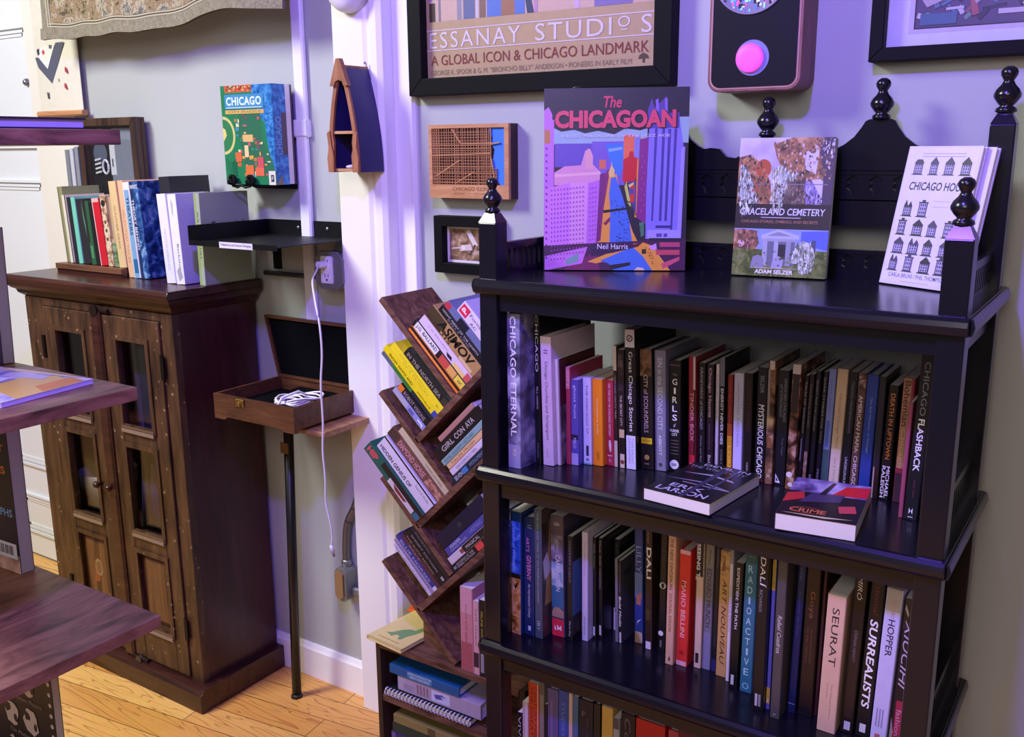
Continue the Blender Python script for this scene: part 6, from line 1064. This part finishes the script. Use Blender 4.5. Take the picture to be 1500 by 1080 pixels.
for (u0, u1, v0, v1, y0, y1, mt) in ((0, .274, 0, .190, .008, .013, M_BOX), (0, .274, 0, .008, 0, .008, M_BOX), (0, .274, .182, .190, 0, .008, M_BOX), (0, .008, .008, .182, 0, .008, M_BOX), (.266, .274, .008, .182, 0, .008, M_BOX), (.008, .266, .008, .182, .006, .008, dkl)):
    m.box(X0+u0-.045*0, X0+u1, Y1-.012+y0, Y1-.012+y1, Z1+v0, Z1+v1, mt)
shift = Vector((-.035, 0, 0))
m.v = [Vector((p.x-.052*min(1, (p.z-Z1)/.19)*(1 if p.x < (X0+X1)/2 else .55), p.y+.012*(p.z-Z1)/.19+.001, p.z-.034*(p.z-Z1)/.19)) for p in m.v]
m.build('lid', t)
m = MB(); m.box(-1.790, -1.762, 1.4975, 1.4999, .852, .870, ink('#8d6f3a', .4, .8), .002); m.lathe([(.004, 0), (.004, -.004), (.002, -.005)], (-1.776, 1.4976, .860), ink('#b08a4a', .35, .8), 10, 'Y'); m.build('latch', t)
t = thing('pole_stand', (-1.80, 1.64, 0), 'slim black pole stand carrying the open wooden case', 'stand')
m = MB(); m.tube([(-1.800, 1.640, 0.004), (-1.768, 1.640, .796)], .0125, ink('#101216', .35), 14); m.build('pole', t, True)
m = MB(); m.lathe([(.016, 0), (.0150, .006), (.0128, .010)], (-1.80, 1.64, 0.0), ink('#101216', .5), 16); m.build('foot', t, True)
m = MB(); m.box(-1.855, -1.550, 1.545, 1.722, .7965, .8095, M_PALE, .003); m.build('shelf_slab', t)
m = MB(); m.box(-1.7855, -1.7585, 1.6245, 1.6275, .700, .728, ink('#6a5030', .45, .5)); m.build('tag', t)
t = thing('coiled_cable', (-1.69, 1.58, .84), 'white cable coiled and tied, lying in the open wooden case', 'cable')
q = random.Random(4)
for k in range(5):
    m = MB(); pts = []
    for j in range(33):
        a = 2*PI*j/32; rx, ry = .054+q.uniform(-.002, .002)+.0012*k, .040+.003*k; pin = 1-.35*math.exp(-((math.cos(a))/.35)**2)*(1 if math.sin(a) > 0 else .5)
        pts.append((-1.684+.002*k+rx*math.cos(a), 1.585+ry*math.sin(a)*pin+.003*k,   .8560+.003*k+.006*math.cos(a)+.004*math.sin(3*a+k)))
    m.tube(pts, .0023, cable, 7); m.build('loop', t, True)
m = MB(); m.tube([(-1.683, 1.530, .856), (-1.682, 1.545, .876), (-1.682, 1.60, .880), (-1.684, 1.622, .868)], .003, cable, 7); m.build('tie', t, True)

t = thing('conduit_fitting', (-1.66, 1.72, .28), 'bent steel conduit ending in a cast elbow fitting at the foot of the casing', 'conduit')
m = MB(); m.tube(spline([(-1.618, 1.733, .66), (-1.622, 1.733, .60), (-1.640, 1.733, .55), (-1.668, 1.733, .50), (-1.678, 1.733, .44), (-1.680, 1.733, .385)]), .011, ink('#77757a', .35, .8), 12); m.build('pipe', t, True)
m = MB(); m.lathe([(.013, 0), (.0145, .004), (.0145, .014), (.0125, .018)], (-1.680, 1.733, .378), M_STEEL, 14); m.build('collar', t, True)
m = MB(); m.prism(octo(-1.699, -1.659, .286, .380, .010), 'Y', 1.705, 1.7495, ink('#8a8c90', .4, .7)); m.box(-1.66, -1.6125, 1.722, 1.746, .300, .324, ink('#8a8c90', .4, .7), .004); soft(m.build('elbow_body', t), .003)
m = MB(); m.prism(octo(-1.696, -1.668, .290, .376, .012), 'Y', 1.701, 1.7052, ink('#a58c6c', .4, .6)); m.build('cover', t)
m = MB(); m.lathe([(.010, 0), (.012, .01), (.012, .03), (.008, .036)], (-1.627, 1.733, .672), M_STEEL, 14); m.box(-1.640, -1.6125, 1.722, 1.7495, .71, .78, M_STEEL, .004); m.build('hanger_clamp', t)

# ------------------------------------------------------------------ walnut tree bookshelf
YT0, YT1 = 1.522, 1.692; s2 = math.sqrt(.5)
RV = [Vector((-1.2537, 0, .8490)), Vector((-1.2590, 0, .6550)), Vector((-1.2632, 0, .4565))]
tr = thing('tree_bookshelf', (-1.20, 1.61, 0), 'walnut tree shaped bookshelf with slanted branches on a low cubby base', 'bookshelf')
def Q(k, a, b): return (RV[k].x+(a-b)*s2, RV[k].z+(a+b)*s2)
def plank(name, k, a0, a1, b0, b1):
    m = MB(); m.prism([Q(k, a0, b0), Q(k, a1, b0), Q(k, a1, b1), Q(k, a0, b1)], 'Y', YT0, YT1, M_TREE); soft(m.build(name, tr), .001)
for k in range(3):
    plank('branch', k, -.006, .330, -.0085, .0055)                   # rising to the bookcase side
    plank('branch', k, -.0135, -.0005, -.129, .134) if k < 2 else plank('branch', k, -.0135, -.0005, -.1435, .136)
plank('branch', 0, .138, .151, .0058, .270)
m = MB(); m.box(-1.205, -1.110, 1.672, 1.691, .342, 1.150, M_TREE); m.build('trunk', tr)
m = MB(); m.box(-1.284, -1.176, 1.56, 1.575, .342, .420, M_TREE); m.build('foot_panel', tr)
BXa, BXb = -1.397, -1.000
m = MB(); m.box(BXa+.012, BXb, YT0-.002, YT1, .326, .342, M_TREE); soft(m.build('base_top', tr), .001)
for x in (BXa, BXb): m = MB(); m.box(x, x+.013, YT0, YT1, 0, .342, wood('tree_side', '#2a1c16', '#3a2820', '#48342a', 'Z')); m.build('side_panel', tr)
for z in (.190, .04): m = MB(); m.box(BXa+.013, BXb, YT0+.002, YT1, z, z+.015, M_TREE); m.build('base_shelf', tr)
m = MB(); m.box(BXa+.013, BXb, YT1-.008, YT1, .055, .326, wood('tree_back', '#1d130f', '#2a1d18', '#35261f', 'Z')); m.build('back_panel', tr)
def on_branch(k, a, b, w_, h_, label, col, sp, dp=.13, dy=.0, hard=False, tilt=0.0):
    """stands on the rising branch: thickness along a, height along b"""
    x, z = Q(k, a, b); t0 = math.radians(tilt); A_ = Vector((s2, 0, s2)); B_ = Vector((-s2, 0, s2))
    ax = A_*math.cos(t0)-B_*math.sin(t0); az = B_*math.cos(t0)+A_*math.sin(t0)
    make_book(label, 'books on the tree bookshelf', (x, YT0+.004+dy, z), ax, (0, 1, 0), az, w_, dp, h_, col, sp, (), hard)
def along_branch(k, a0, a1, b0, w_, label, col, sp, dp=.13, dy=.0, hard=False):
    """lies on the rising branch, spine running up it"""
    x, z = Q(k, a1, b0); make_book(label, 'books on the tree bookshelf', (x, YT0+.004+dy, z), (-s2, 0, s2), (0, 1, 0), (-s2, 0, -s2), w_, dp, a1-a0, col, sp, (), hard)
E0 = .0062
# top branch, upper group
on_branch(0, .1525, E0, .0135, .172, 'slim orange paperback lowest in the upper slanted group', '#e8802c', [('r', 0, .5, 0, 1, '#e8802c'), ('t', 'THE BOOK OF STRANGE', .95, .2, .2, .45, '#f4c08a'), ('r', .5, 1, 0, 1, '#231a18')])
on_branch(0, .1668, E0, .0190, .174, 'black paperback with white name panel, upper slanted group', '#2a1f26', [('r', 0, 1, .52, .96, '#e6e2ea'), ('t', 'J.G. BALLARD', .94, .54, .2, .8, '#1a1820', {'bold': .02}), ('r', 0, 1, .16, .40, '#e0a85a'), ('r', 0, 1, .30, .46, '#c8504a'), ('r', 0, 1, 0, .15, '#e8d050'), ('h', 'R', .3, .7, .03, .1, '#5a4a20')])
on_branch(0, .1866, E0, .0215, .166, 'pale lilac paperback with thin lettering, upper slanted group', '#dcc8e0', [('t', 'J. G. BALLARD', .86, .45, .5, .75, '#8d6a9a'), ('p', [(.15, .42), (.5, .46), (.55, .36), (.2, .33)], '#2a2430'), ('r', 0, 1, 0, .08, '#c85a5a'), ('r', 0, .5, .08, .30, '#e8c87a')])
on_branch(0, .2088, E0, .0330, .165, 'gold and black paperback with huge ornate letters', '#b08a58', [('r', 0, 1, .70, 1, '#4a3c2a'), ('t', 'ASIMOV', .80, .10, .25, .98, '#1a1512', {'bold': .03, 'shear': .2}), ('t', 'ROBOTS', .98, .5, .0, .3, '#3a2c1c', {'bold': .02}), ('r', 0, .25, .05, .3, '#d8b890')])
on_branch(0, .2425, E0, .0170, .150, 'dark paperback with small white print beside the gold one', '#1c1a20', [('t', 'NIGHT FERRY OF THE NORTH', .95, .15, .5, .8, '#c8c2ca'), ('t', 'KELLY LINK', .8, .3, .15, .4, '#8d868e')])
on_branch(0, .2602, E0, .0165, .146, 'slate blue paperback with red tip in the upper slanted group', '#6a7098', [('r', 0, 1, .9, 1, '#b83a4a'), ('r', 0, 1, .5, .7, '#20202c')])
on_branch(0, .2775, .0270, .0300, .098, 'short white book with crimson square, highest in the slanted group', '#dccfe6', [('r', .1, .9, .74, .97, '#d82c50'), ('h', 'P', .35, .7, .78, .93, '#f4e8f0', {'bold': .03}), ('t', 'Fornsberg', .70, .05, .45, .8, '#3a2c4a'), ('t', 'AC', .6, .4, .1, .35, '#3a2c4a')])
# top branch, lower group
on_branch(0, .0200, E0, .0150, .110, 'small lilac blue paperback at the outer end of the top branch', '#8f90cc', [('r', 0, 1, .55, 1, '#a8a6bc'), ('h', 'J', .25, .75, .05, .22, '#f0eef8', {'bold': .02}), ('r', .2, .8, .35, .5, '#5a5aa0')])
on_branch(0, .0354, E0, .0170, .106, 'small black paperback with orange top on the top branch', '#1c171a', [('r', 0, 1, .86, 1, '#e07a2c'), ('t', 'ROBOT VISIONS', .82, .12, .2, .8, '#a89aa0')])
on_branch(0, .0528, E0, .0125, .186, 'green and slate book against the yellow pair', '#4a8a3a', [('r', 0, 1, .80, 1, '#5a6478'), ('r', 0, 1, 0, .42, '#2a2c34'), ('t', 'GREEN MARS', .78, .45, .25, .75, '#2a5a2a')], dy=.004)
on_branch(0, .0660, E0, .0165, .188, 'yellow paperback with black letters, lower of the yellow pair', '#ecd81c', [('t', 'SNOW WHITE AND', .90, .45, .25, .7, '#3a3a10', {'bold': .01}), ('t', 'BARTHELME', .35, .1, .3, .6, '#6a6410'), ('r', 0, 1, 0, .06, '#3a4aa0')])
on_branch(0, .0830, E0, .0205, .178, 'yellow paperback with faint letters, upper of the yellow pair', '#f0de2a', [('t', 'STEAL THE JOURNAL', .85, .30, .55, .75, '#b4a414'), ('t', 'OF A MUSEUM', .75, .25, .2, .4, '#b4a414'), ('h', 'P', .4, .6, .04, .09, '#6a6410')])
on_branch(0, .1040, E0, .0200, .146, 'black book with pale blocky letters beside the yellow pair', '#22201f', [('t', 'IN THE NORTH SEA', .95, .14, .2, .75, '#8a8478', {'bold': .03}), ('r', 0, 1, 0, .1, '#3a382c')])
on_branch(0, .1246, E0, .0125, .140, 'slim dark green book against the upper branch', '#2a3430', [('r', .2, .7, .1, .9, '#1a2220')])
# second branch
on_branch(1, .0065, E0, .0300, .200, 'green and black book with red letters, outer end of second branch', '#1c5a4e', [('r', .4, 1, 0, .72, '#1e1a1e'), ('r', 0, .5, .10, .55, '#cfc2cc'), ('p', [(.1, .42), (.45, .48), (.4, .22), (.15, .26)], '#7a2c30'), ('t', 'HIP', .97, .80, .2, .8, '#d84a5a', {'bold': .04}), ('r', 0, .6, 0, .08, '#3a6a88')], dy=-.012)
on_branch(1, .0370, E0, .0400, .184, 'thick white paperback with black capitals on second branch', '#d6cee2', [('r', .88, 1, 0, 1, '#241f2c'), ('t', 'HIDDEN GENIUS OF', .97, .35, .15, .42, '#2a2632', {'bold': .02}), ('t', 'Dutch & Hooke', .32, .06, .55, .75, '#8d869c')], dy=-.006)
on_branch(1, .0775, E0, .0285, .188, 'brown and rose book with ornate lettering on second branch', '#6a4a40', [('r', 0, 1, .84, 1, '#4a352e'), ('t', 'DIAMOND HORSE', .82, .32, .2, .8, '#c0848c', {'bold': .03}), ('r', .1, .9, .0, .28, photo(('#4a2a24', '#a06a5a', '#d0a890'), 80, 4))])
on_branch(1, .1065, E0, .0170, .172, 'slim cream paperback against second branch support', '#c2b498', [('t', 'WORKS ON PAPER', .45, .1, .35, .65, '#5a4c3c')])
for a0, a1, b0, w_, lb, col, sp in (
    (.150, .285, E0, .0165, 'dark teal book lowest in the slanted stack on second branch', '#16283e', [('r', .1, .9, .62, .74, '#3f78b4'), ('t', 'SEVEN', .95, .75, .2, .8, '#c8ccd4'), ('t', 'MONUMENTAL', .55, .1, .25, .75, '#7a8ca4')]),
    (.158, .290, E0+.0168, .0140, 'lilac white book second lowest in the slanted stack', '#cfc2dc', [('t', 'DANGEROUS MEN', .85, .3, .25, .75, '#6a6080')]),
    (.160, .300, E0+.0311, .0125, 'tan book midway in the slanted stack', '#d4aa80', [('t', 'TALES FROM', .9, .3, .25, .75, '#8a6440')]),
    (.155, .305, E0+.0439, .0145, 'grey teal book below the black top one in the slanted stack', '#7fa0a4', [('t', 'ROYAL ACADEMY LECTURES', .95, .25, .25, .7, '#3a5058')]),
    (.152, .320, E0+.0587, .0270, 'thick black book with white capitals atop the slanted stack', '#19161b', [('t', 'CON', .58, .38, .25, .75, '#a8a0a6', {'bold': .02}), ('t', 'GIRL', .86, .62, .25, .75, '#a8a0a6', {'bold': .02}), ('t', 'AYA', .34, .18, .25, .75, '#a8a0a6', {'bold': .02})]),
    (.185, .310, E0+.0862, .0120, 'dusty pink book crowning the slanted stack', '#a87a74', [])):
    along_branch(1, a0, a1, b0, w_, lb, col, sp)
# third branch
on_branch(2, .0420, E0, .0095, .138, 'slim white paperback at the outer end of the lowest branch', '#c8c0d8', [('t', 'SMALL PIECES OF AN EMPIRE', .95, .1, .3, .7, '#5a4a6a')])
on_branch(2, .0520, E0, .0110, .146, 'slim mauve paperback on the lowest branch', '#9a8cb0', [('t', 'CITY OF TINY LIGHTS', .9, .1, .3, .7, '#3a3050')])
on_branch(2, .0634, E0, .0135, .150, 'indigo paperback with white letters on the lowest branch', '#3a3a80', [('t', 'BLUE HORSES', .9, .15, .25, .75, '#b8b4dc'), ('r', 0, 1, 0, .06, '#d8d4e6')])
on_branch(2, .0773, E0, .0090, .142, 'slim maroon paperback on the lowest branch', '#5a3038', [('t', 'SALT', .8, .5, .3, .7, '#c0a0a4')])
on_branch(2, .0867, E0, .0120, .144, 'black paperback with tan print on the lowest branch', '#1e1a1c', [('t', 'THE SLOW REGARD', .92, .2, .3, .7, '#b49a6c')])
on_branch(2, .0991, E0, .0135, .140, 'black paperback with white print on the lowest branch', '#161418', [('t', 'SHORT FICTION', .9, .2, .3, .7, '#a8a2a8'), ('r', .2, .8, .03, .1, '#a8a2a8')])
on_branch(2, .1130, E0, .0125, .138, 'charcoal paperback against the trunk on the lowest branch', '#232026', [('t', 'POEMS', .9, .5, .3, .7, '#7a747c')])
for a0, a1, b0, w_, lb, col, sp in (
    (.1445, .275, E0, .0165, 'black book with red patch lowest on the third branch', '#1b181c', [('r', 0, 1, .12, .30, '#d84a48'), ('t', 'INCIDENT AT THE', .85, .38, .5, .85, '#b8b2b8'), ('t', 'FINAL STATION', .85, .38, .12, .45, '#b8b2b8'), ('r', .3, .7, .88, .95, '#7a8aa4')]),
    (.152, .290, E0+.0168, .0175, 'white and black book second on the third branch', '#d0c6d4', [('r', 0, 1, .0, .62, '#221d20'), ('r', .2, .8, .62, .70, '#8d4a40'), ('t', 'MAGICAL', .55, .2, .25, .7, '#cfc6cc')]),
    (.160, .305, E0+.0346, .0190, 'violet blue book below the navy one on the third branch', '#4a4a94', [('t', 'READER', .88, .62, .55, .9, '#cfcbe6'), ('t', 'DAVID BAKER', .9, .5, .15, .42, '#a8a6d4'), ('t', 'LASTING', .4, .1, .3, .75, '#8a88c4')]),
    (.160, .330, E0+.0540, .0330, 'thick navy book atop the third branch', '#1a1a34', [('c', .5, .55, .006, '#3a3438')])):
    along_branch(2, a0, a1, b0, w_, lb, col, sp)
# upright books on the base, cubby contents
zb2 = .3426
def upright(x, w_, h_, y, label, col, sp, d=.12):
    make_book(label, 'books on the cubby base', (x, y, zb2), (1, 0, 0), (0, 1, 0), (0, 0, 1), w_, d, h_, col, sp, (), False)
upright(-1.1580, .0054, .150, 1.530, 'slim black book on the cubby base beside the rose one', '#1a1518', [('t', 'BEGINNERS', .9, .4, .3, .7, '#7a7278')])
upright(-1.1520, .0330, .196, 1.524, 'dusty rose hardcover upright on the cubby base', '#c8838c', [('r', 0, 1, 0, .35, '#a85a60'), ('r', 0, 1, .7, 1, '#d09aa8'), ('t', 'hours and ages', .8, .35, .35, .6, '#8a4a58')])
upright(-1.1180, .0145, .172, 1.524, 'slim pale pink book upright on the cubby base', '#cfa0a4', [('r', 0, 1, .1, .3, '#3a2a2c'), ('t', 'tall ships', .9, .4, .3, .7, '#7a4a50')])
upright(-1.1030, .0160, .178, 1.524, 'black book with yellow green print upright on the cubby base', '#17151a', [('t', 'FELINE WAYS', .85, .45, .3, .7, '#b0a83a'), ('r', .2, .8, .05, .3, '#8d8a94')])
def flat(x0, y0, z0, L_, w_, d_, label, col, sp, fr=(), rot=0.0, hard=False, group='books lying in the cubby', pages=None):
    """lies with its spine facing out; spine reads away from the doorway side"""
    r = math.radians(rot); rd = Vector((math.cos(r), math.sin(r), 0)); O = Vector((x0, y0, z0+.0006))+rd*L_
    return make_book(label, group, O, (0, 0, 1), Vector((-math.sin(r), math.cos(r), 0)), -rd, w_, d_, L_, col, sp, fr, hard, pages=pages)
flat(-1.345, 1.535, .2240, .235, .0375, .14, 'thick lilac boxed book lying on the spiral notebook', '#a89ab4', [('r', .05, .95, .90, .99, '#b4a6c0'), ('r', .12, .88, .36, .58, '#c6c6ea'), ('p', [(.3, .53), (.6, .55), (.75, .45), (.55, .40), (.62, .47), (.4, .44)], '#5a50a0'), ('r', .15, .85, .62, .64, '#8d6a74'), ('r', .15, .85, .66, .68, '#8d6a74'), ('r', .15, .85, .70, .72, '#8d6a74'), ('r', .15, .85, .74, .76, '#8d6a74'), ('r', .2, .6, .80, .93, '#a08ea8')], hard=True)
flat(-1.366, 1.532, .2625, .200, .0230, .14, 'deep blue book on top of the cubby stack', '#1f5a8e', [('r', .08, .92, .38, .74, '#4a7cae'), ('t', 'UNION STATIONS OF THE', .73, .39, .55, .85, '#c8d8e8', {'bold': .01}), ('t', 'GREAT NORTHWEST', .70, .41, .15, .45, '#c8d8e8', {'bold': .01})], hard=True)
t = thing('spiral_notebook', (-1.26, 1.58, .2060), 'black spiral bound notebook with white coils at the bottom of the cubby stack', 'notebook')
m = MB(); m.box(-1.378, -1.132, 1.526, 1.670, .2062, .2084, ink('#1a1a20')); m.box(-1.378, -1.132, 1.526, 1.670, .2210, .2232, ink('#1c1d24')); m.build('cover', t)
m = MB(); m.box(-1.376, -1.134, 1.530, 1.669, .2083, .2209, M_PAPER); m.build('pages', t)
for k in range(24):
    x = -1.372+.0103*k; m = MB(); m.tube([(x, 1.5265+.0075*math.cos(a), .2165+.0082*math.sin(a)) for a in [2*PI*j/14 for j in range(15)]], .0019, ink('#d8d6de', .4), 6); m.build('coil', t, True)
for x, z, L_, w_, d_, lb, col, sp in (
    (-1.37, .0556, .23, .030, .13, 'bright yellow book lowest of the lower cubby stack', '#e8d428', [('t', 'SPIRALS', .8, .3, .2, .8, '#6a6410', {'bold': .02})]),
    (-1.366, .0862, .24, .026, .13, 'violet picture book in the lower cubby stack', '#3a2a6c', [('t', 'IMAGINARIUM', .8, .3, .3, .7, '#a884b8'), ('r', 0, 1, .95, 1, '#6a5aa0')]),
    (-1.362, .1128, .235, .024, .13, 'dark green book in the lower cubby stack', '#26382c', [('r', .1, .9, .3, .6, '#34483a')]),
    (-1.358, .1374, .225, .022, .12, 'olive gold book atop the lower cubby stack', '#8a7c48', [('r', 0, 1, .45, .55, '#5a5030'), ('r', 0, 1, .0, .2, '#6a603a')])):
    flat(x, 1.530, z, L_, w_, d_, lb, col, sp)
dn = '#6f9c62'
rr = Vector((.99, -.10, 0)).normalized()
lie('pale yellow picture book with green dinosaur lying at the edge of the cubby base', (-1.415, 1.512, zb2+.0012), rr, .0095, .112, .155, '#e2cf86',
    [('p', [(.38, .22), (.44, .20), (.48, .28), (.58, .28), (.62, .20), (.70, .20), (.72, .32), (.80, .46), (.86, .66), (.94, .74), (.92, .80), (.82, .80), (.74, .70), (.68, .54), (.56, .52), (.44, .44), (.34, .30), (.22, .24), (.30, .24)], dn), ('r', .2, .8, .10, .12, '#b89a54'), ('c', .85, .76, .0012, '#23301e'), ('p', [(.0, 0), (1, 0), (1, .02), (0, .02)], '#c8b060')], None, None, True)
t = MB(); t.prism([(-1.425, .343), (-1.370, .343), (-1.372, .385), (-1.400, .392)], 'Y', 1.676, 1.6785, ink('#e86a2c')); t.box(-1.425, -1.37, 1.67, 1.676, .3426, .346, ink('#e86a2c')); one(t, 'card', 'orange card standing behind the dinosaur picture book', 'card')

# ------------------------------------------------------------------ red-brown display rack close to the camera
rk = thing('display_rack', (-1.60, .73, 0), 'tall rack of thick red brown boards in front of the wooden cabinet', 'rack')
for z, x1 in ((.700, -1.300), (1.089, -1.303), (1.480, -1.284), (.30, -1.30)):
    m = MB(); m.box(-1.98, x1, .55, .900, z-.0215, z, M_RACK); soft(m.build('shelf_board', rk), .0015)
for y in (.56, .86): m = MB(); m.box(-1.975, -1.945, y, y+.03, 0, 1.80, M_BLACKMETAL); m.build('upright', rk)
m = MB(); m.box(-1.975, -1.945, .59, .86, 1.77, 1.80, M_BLACKMETAL); m.build('top_bar', rk)
ib = {'bold': .02}
lie('hardcover with violet light painted on its page edges lying on the topmost rack board', (-1.62, .72, 1.480), (1, .02, 0), .0165, .294, .150, '#241f30', [], None, ink('#b9aee0', .6), True)  # violet lamplight is put into the page colour
lie('glossy magazine with bright collage cover lying on the middle rack board', (-1.641, .676, 1.089), (.99, .135, 0), .0075, .285, .163, '#cfc6d8',
    [('r', 0, 1, 0, 1, photo(('#2a2a5a', '#8a86c0', '#dcd8ea', '#f0e0b0'), 16, 3)), ('p', [(.62, .35), (1, .15), (1, .8), (.75, .95), (.6, .8)], '#e8c060'), ('p', [(.85, .55), (.99, .45), (.99, .92), (.85, .95)], '#e07a2c'), ('p', [(.35, .2), (.62, .3), (.55, .7), (.3, .6)], '#e8e4ee'), ('p', [(.0, .5), (.2, .45), (.22, .75), (0, .8)], '#7a3a30'), ('p', [(.05, .1), (.3, .08), (.3, .3), (.1, .35)], '#3a38a0'), ('p', [(.45, .72), (.75, .78), (.72, .9), (.42, .88)], '#c8c4d4'), ('p', [(.3, .9), (.9, .97), (.9, 1), (.3, 1)], '#e8d8a0')], None, ink('#c8b8e8', .6), False, 'magazine')
def faceout(label, F, r, lean, w_, d_, h_, col, front, pages):
    return stand_up(label, F, r, lean, w_, d_, h_, col, front, (), False, pages)
faceout('dark purple paperback standing on the middle rack board', (-1.80, .865, 1.089), (1, .06), 2.0, .022, .160, .235, '#2a1f44', [('r', 0, 1, 0, .3, '#3a2a5a')], ink('#a8a0b4', .7))
faceout('dark paperback with orange lettering and barcode, standing on the lower rack board', (-1.845, .852, .700), (1, .05), 1.0, .026, .200, .268, '#211a24',
    [('h', 'GHOST', .45, .93, .855, .905, '#e08a3c', ib), ('h', 'STORIES', .40, .92, .70, .755, '#e08a3c', ib), ('h', 'PARAGRAPHS', .30, .96, .40, .455, '#7aa8d8', ib), ('r', 0, 1, 0, .13, photo(('#6a4a50', '#b08a7a', '#e0b8a8'), 30, 3)), ('r', .55, .97, .10, .21, '#dcd8e0')]+[('r', .58+.022*k, .58+.022*k+(.012 if k % 3 else .006), .125, .19, '#24202c') for k in range(16)], ink('#b4a6c4', .7))
fm = random.Random(8); strip = [('r', .80, 1, 0, 1, '#0f0f14')]
for k in range(14): strip.append(('c', .955, .03+.07*k, .0042, '#d8d2cc'))
for cx_, cy_ in ((.30, .80), (.62, .80), (.30, .55), (.62, .55), (.30, .30), (.62, .30)):
    strip.append(('p', [(cx_+.13*math.cos(a)*fm.uniform(.7, 1.05), cy_+.10*math.sin(a)*fm.uniform(.7, 1.05)) for a in [2*PI*j/14 for j in range(14)]], '#c8beb8'))
    strip.append(('p', [(cx_-.06+.05*math.cos(a)*fm.uniform(.6, 1.1), cy_+.03+.04*math.sin(a)*fm.uniform(.6, 1.1)) for a in [2*PI*j/9 for j in range(9)]], '#17161c'))
    strip.append(('p', [(cx_+.06+.03*math.cos(a)*fm.uniform(.6, 1.1), cy_-.03+.035*math.sin(a)*fm.uniform(.6, 1.1)) for a in [2*PI*j/9 for j in range(9)]], '#17161c'))
for cy_ in (.67, .42): strip.append(('h', 'The Motion Picture', .25, .82, cy_, cy_+.03, '#8d8684', {'shear': .2}))
faceout('black book with white dotted edge and pale faces, standing on the lowest rack board', (-1.685, .800, .300), (1, .02), 1.0, .015, .190, .290, '#121117', strip, ink('#cfc8c4', .7))
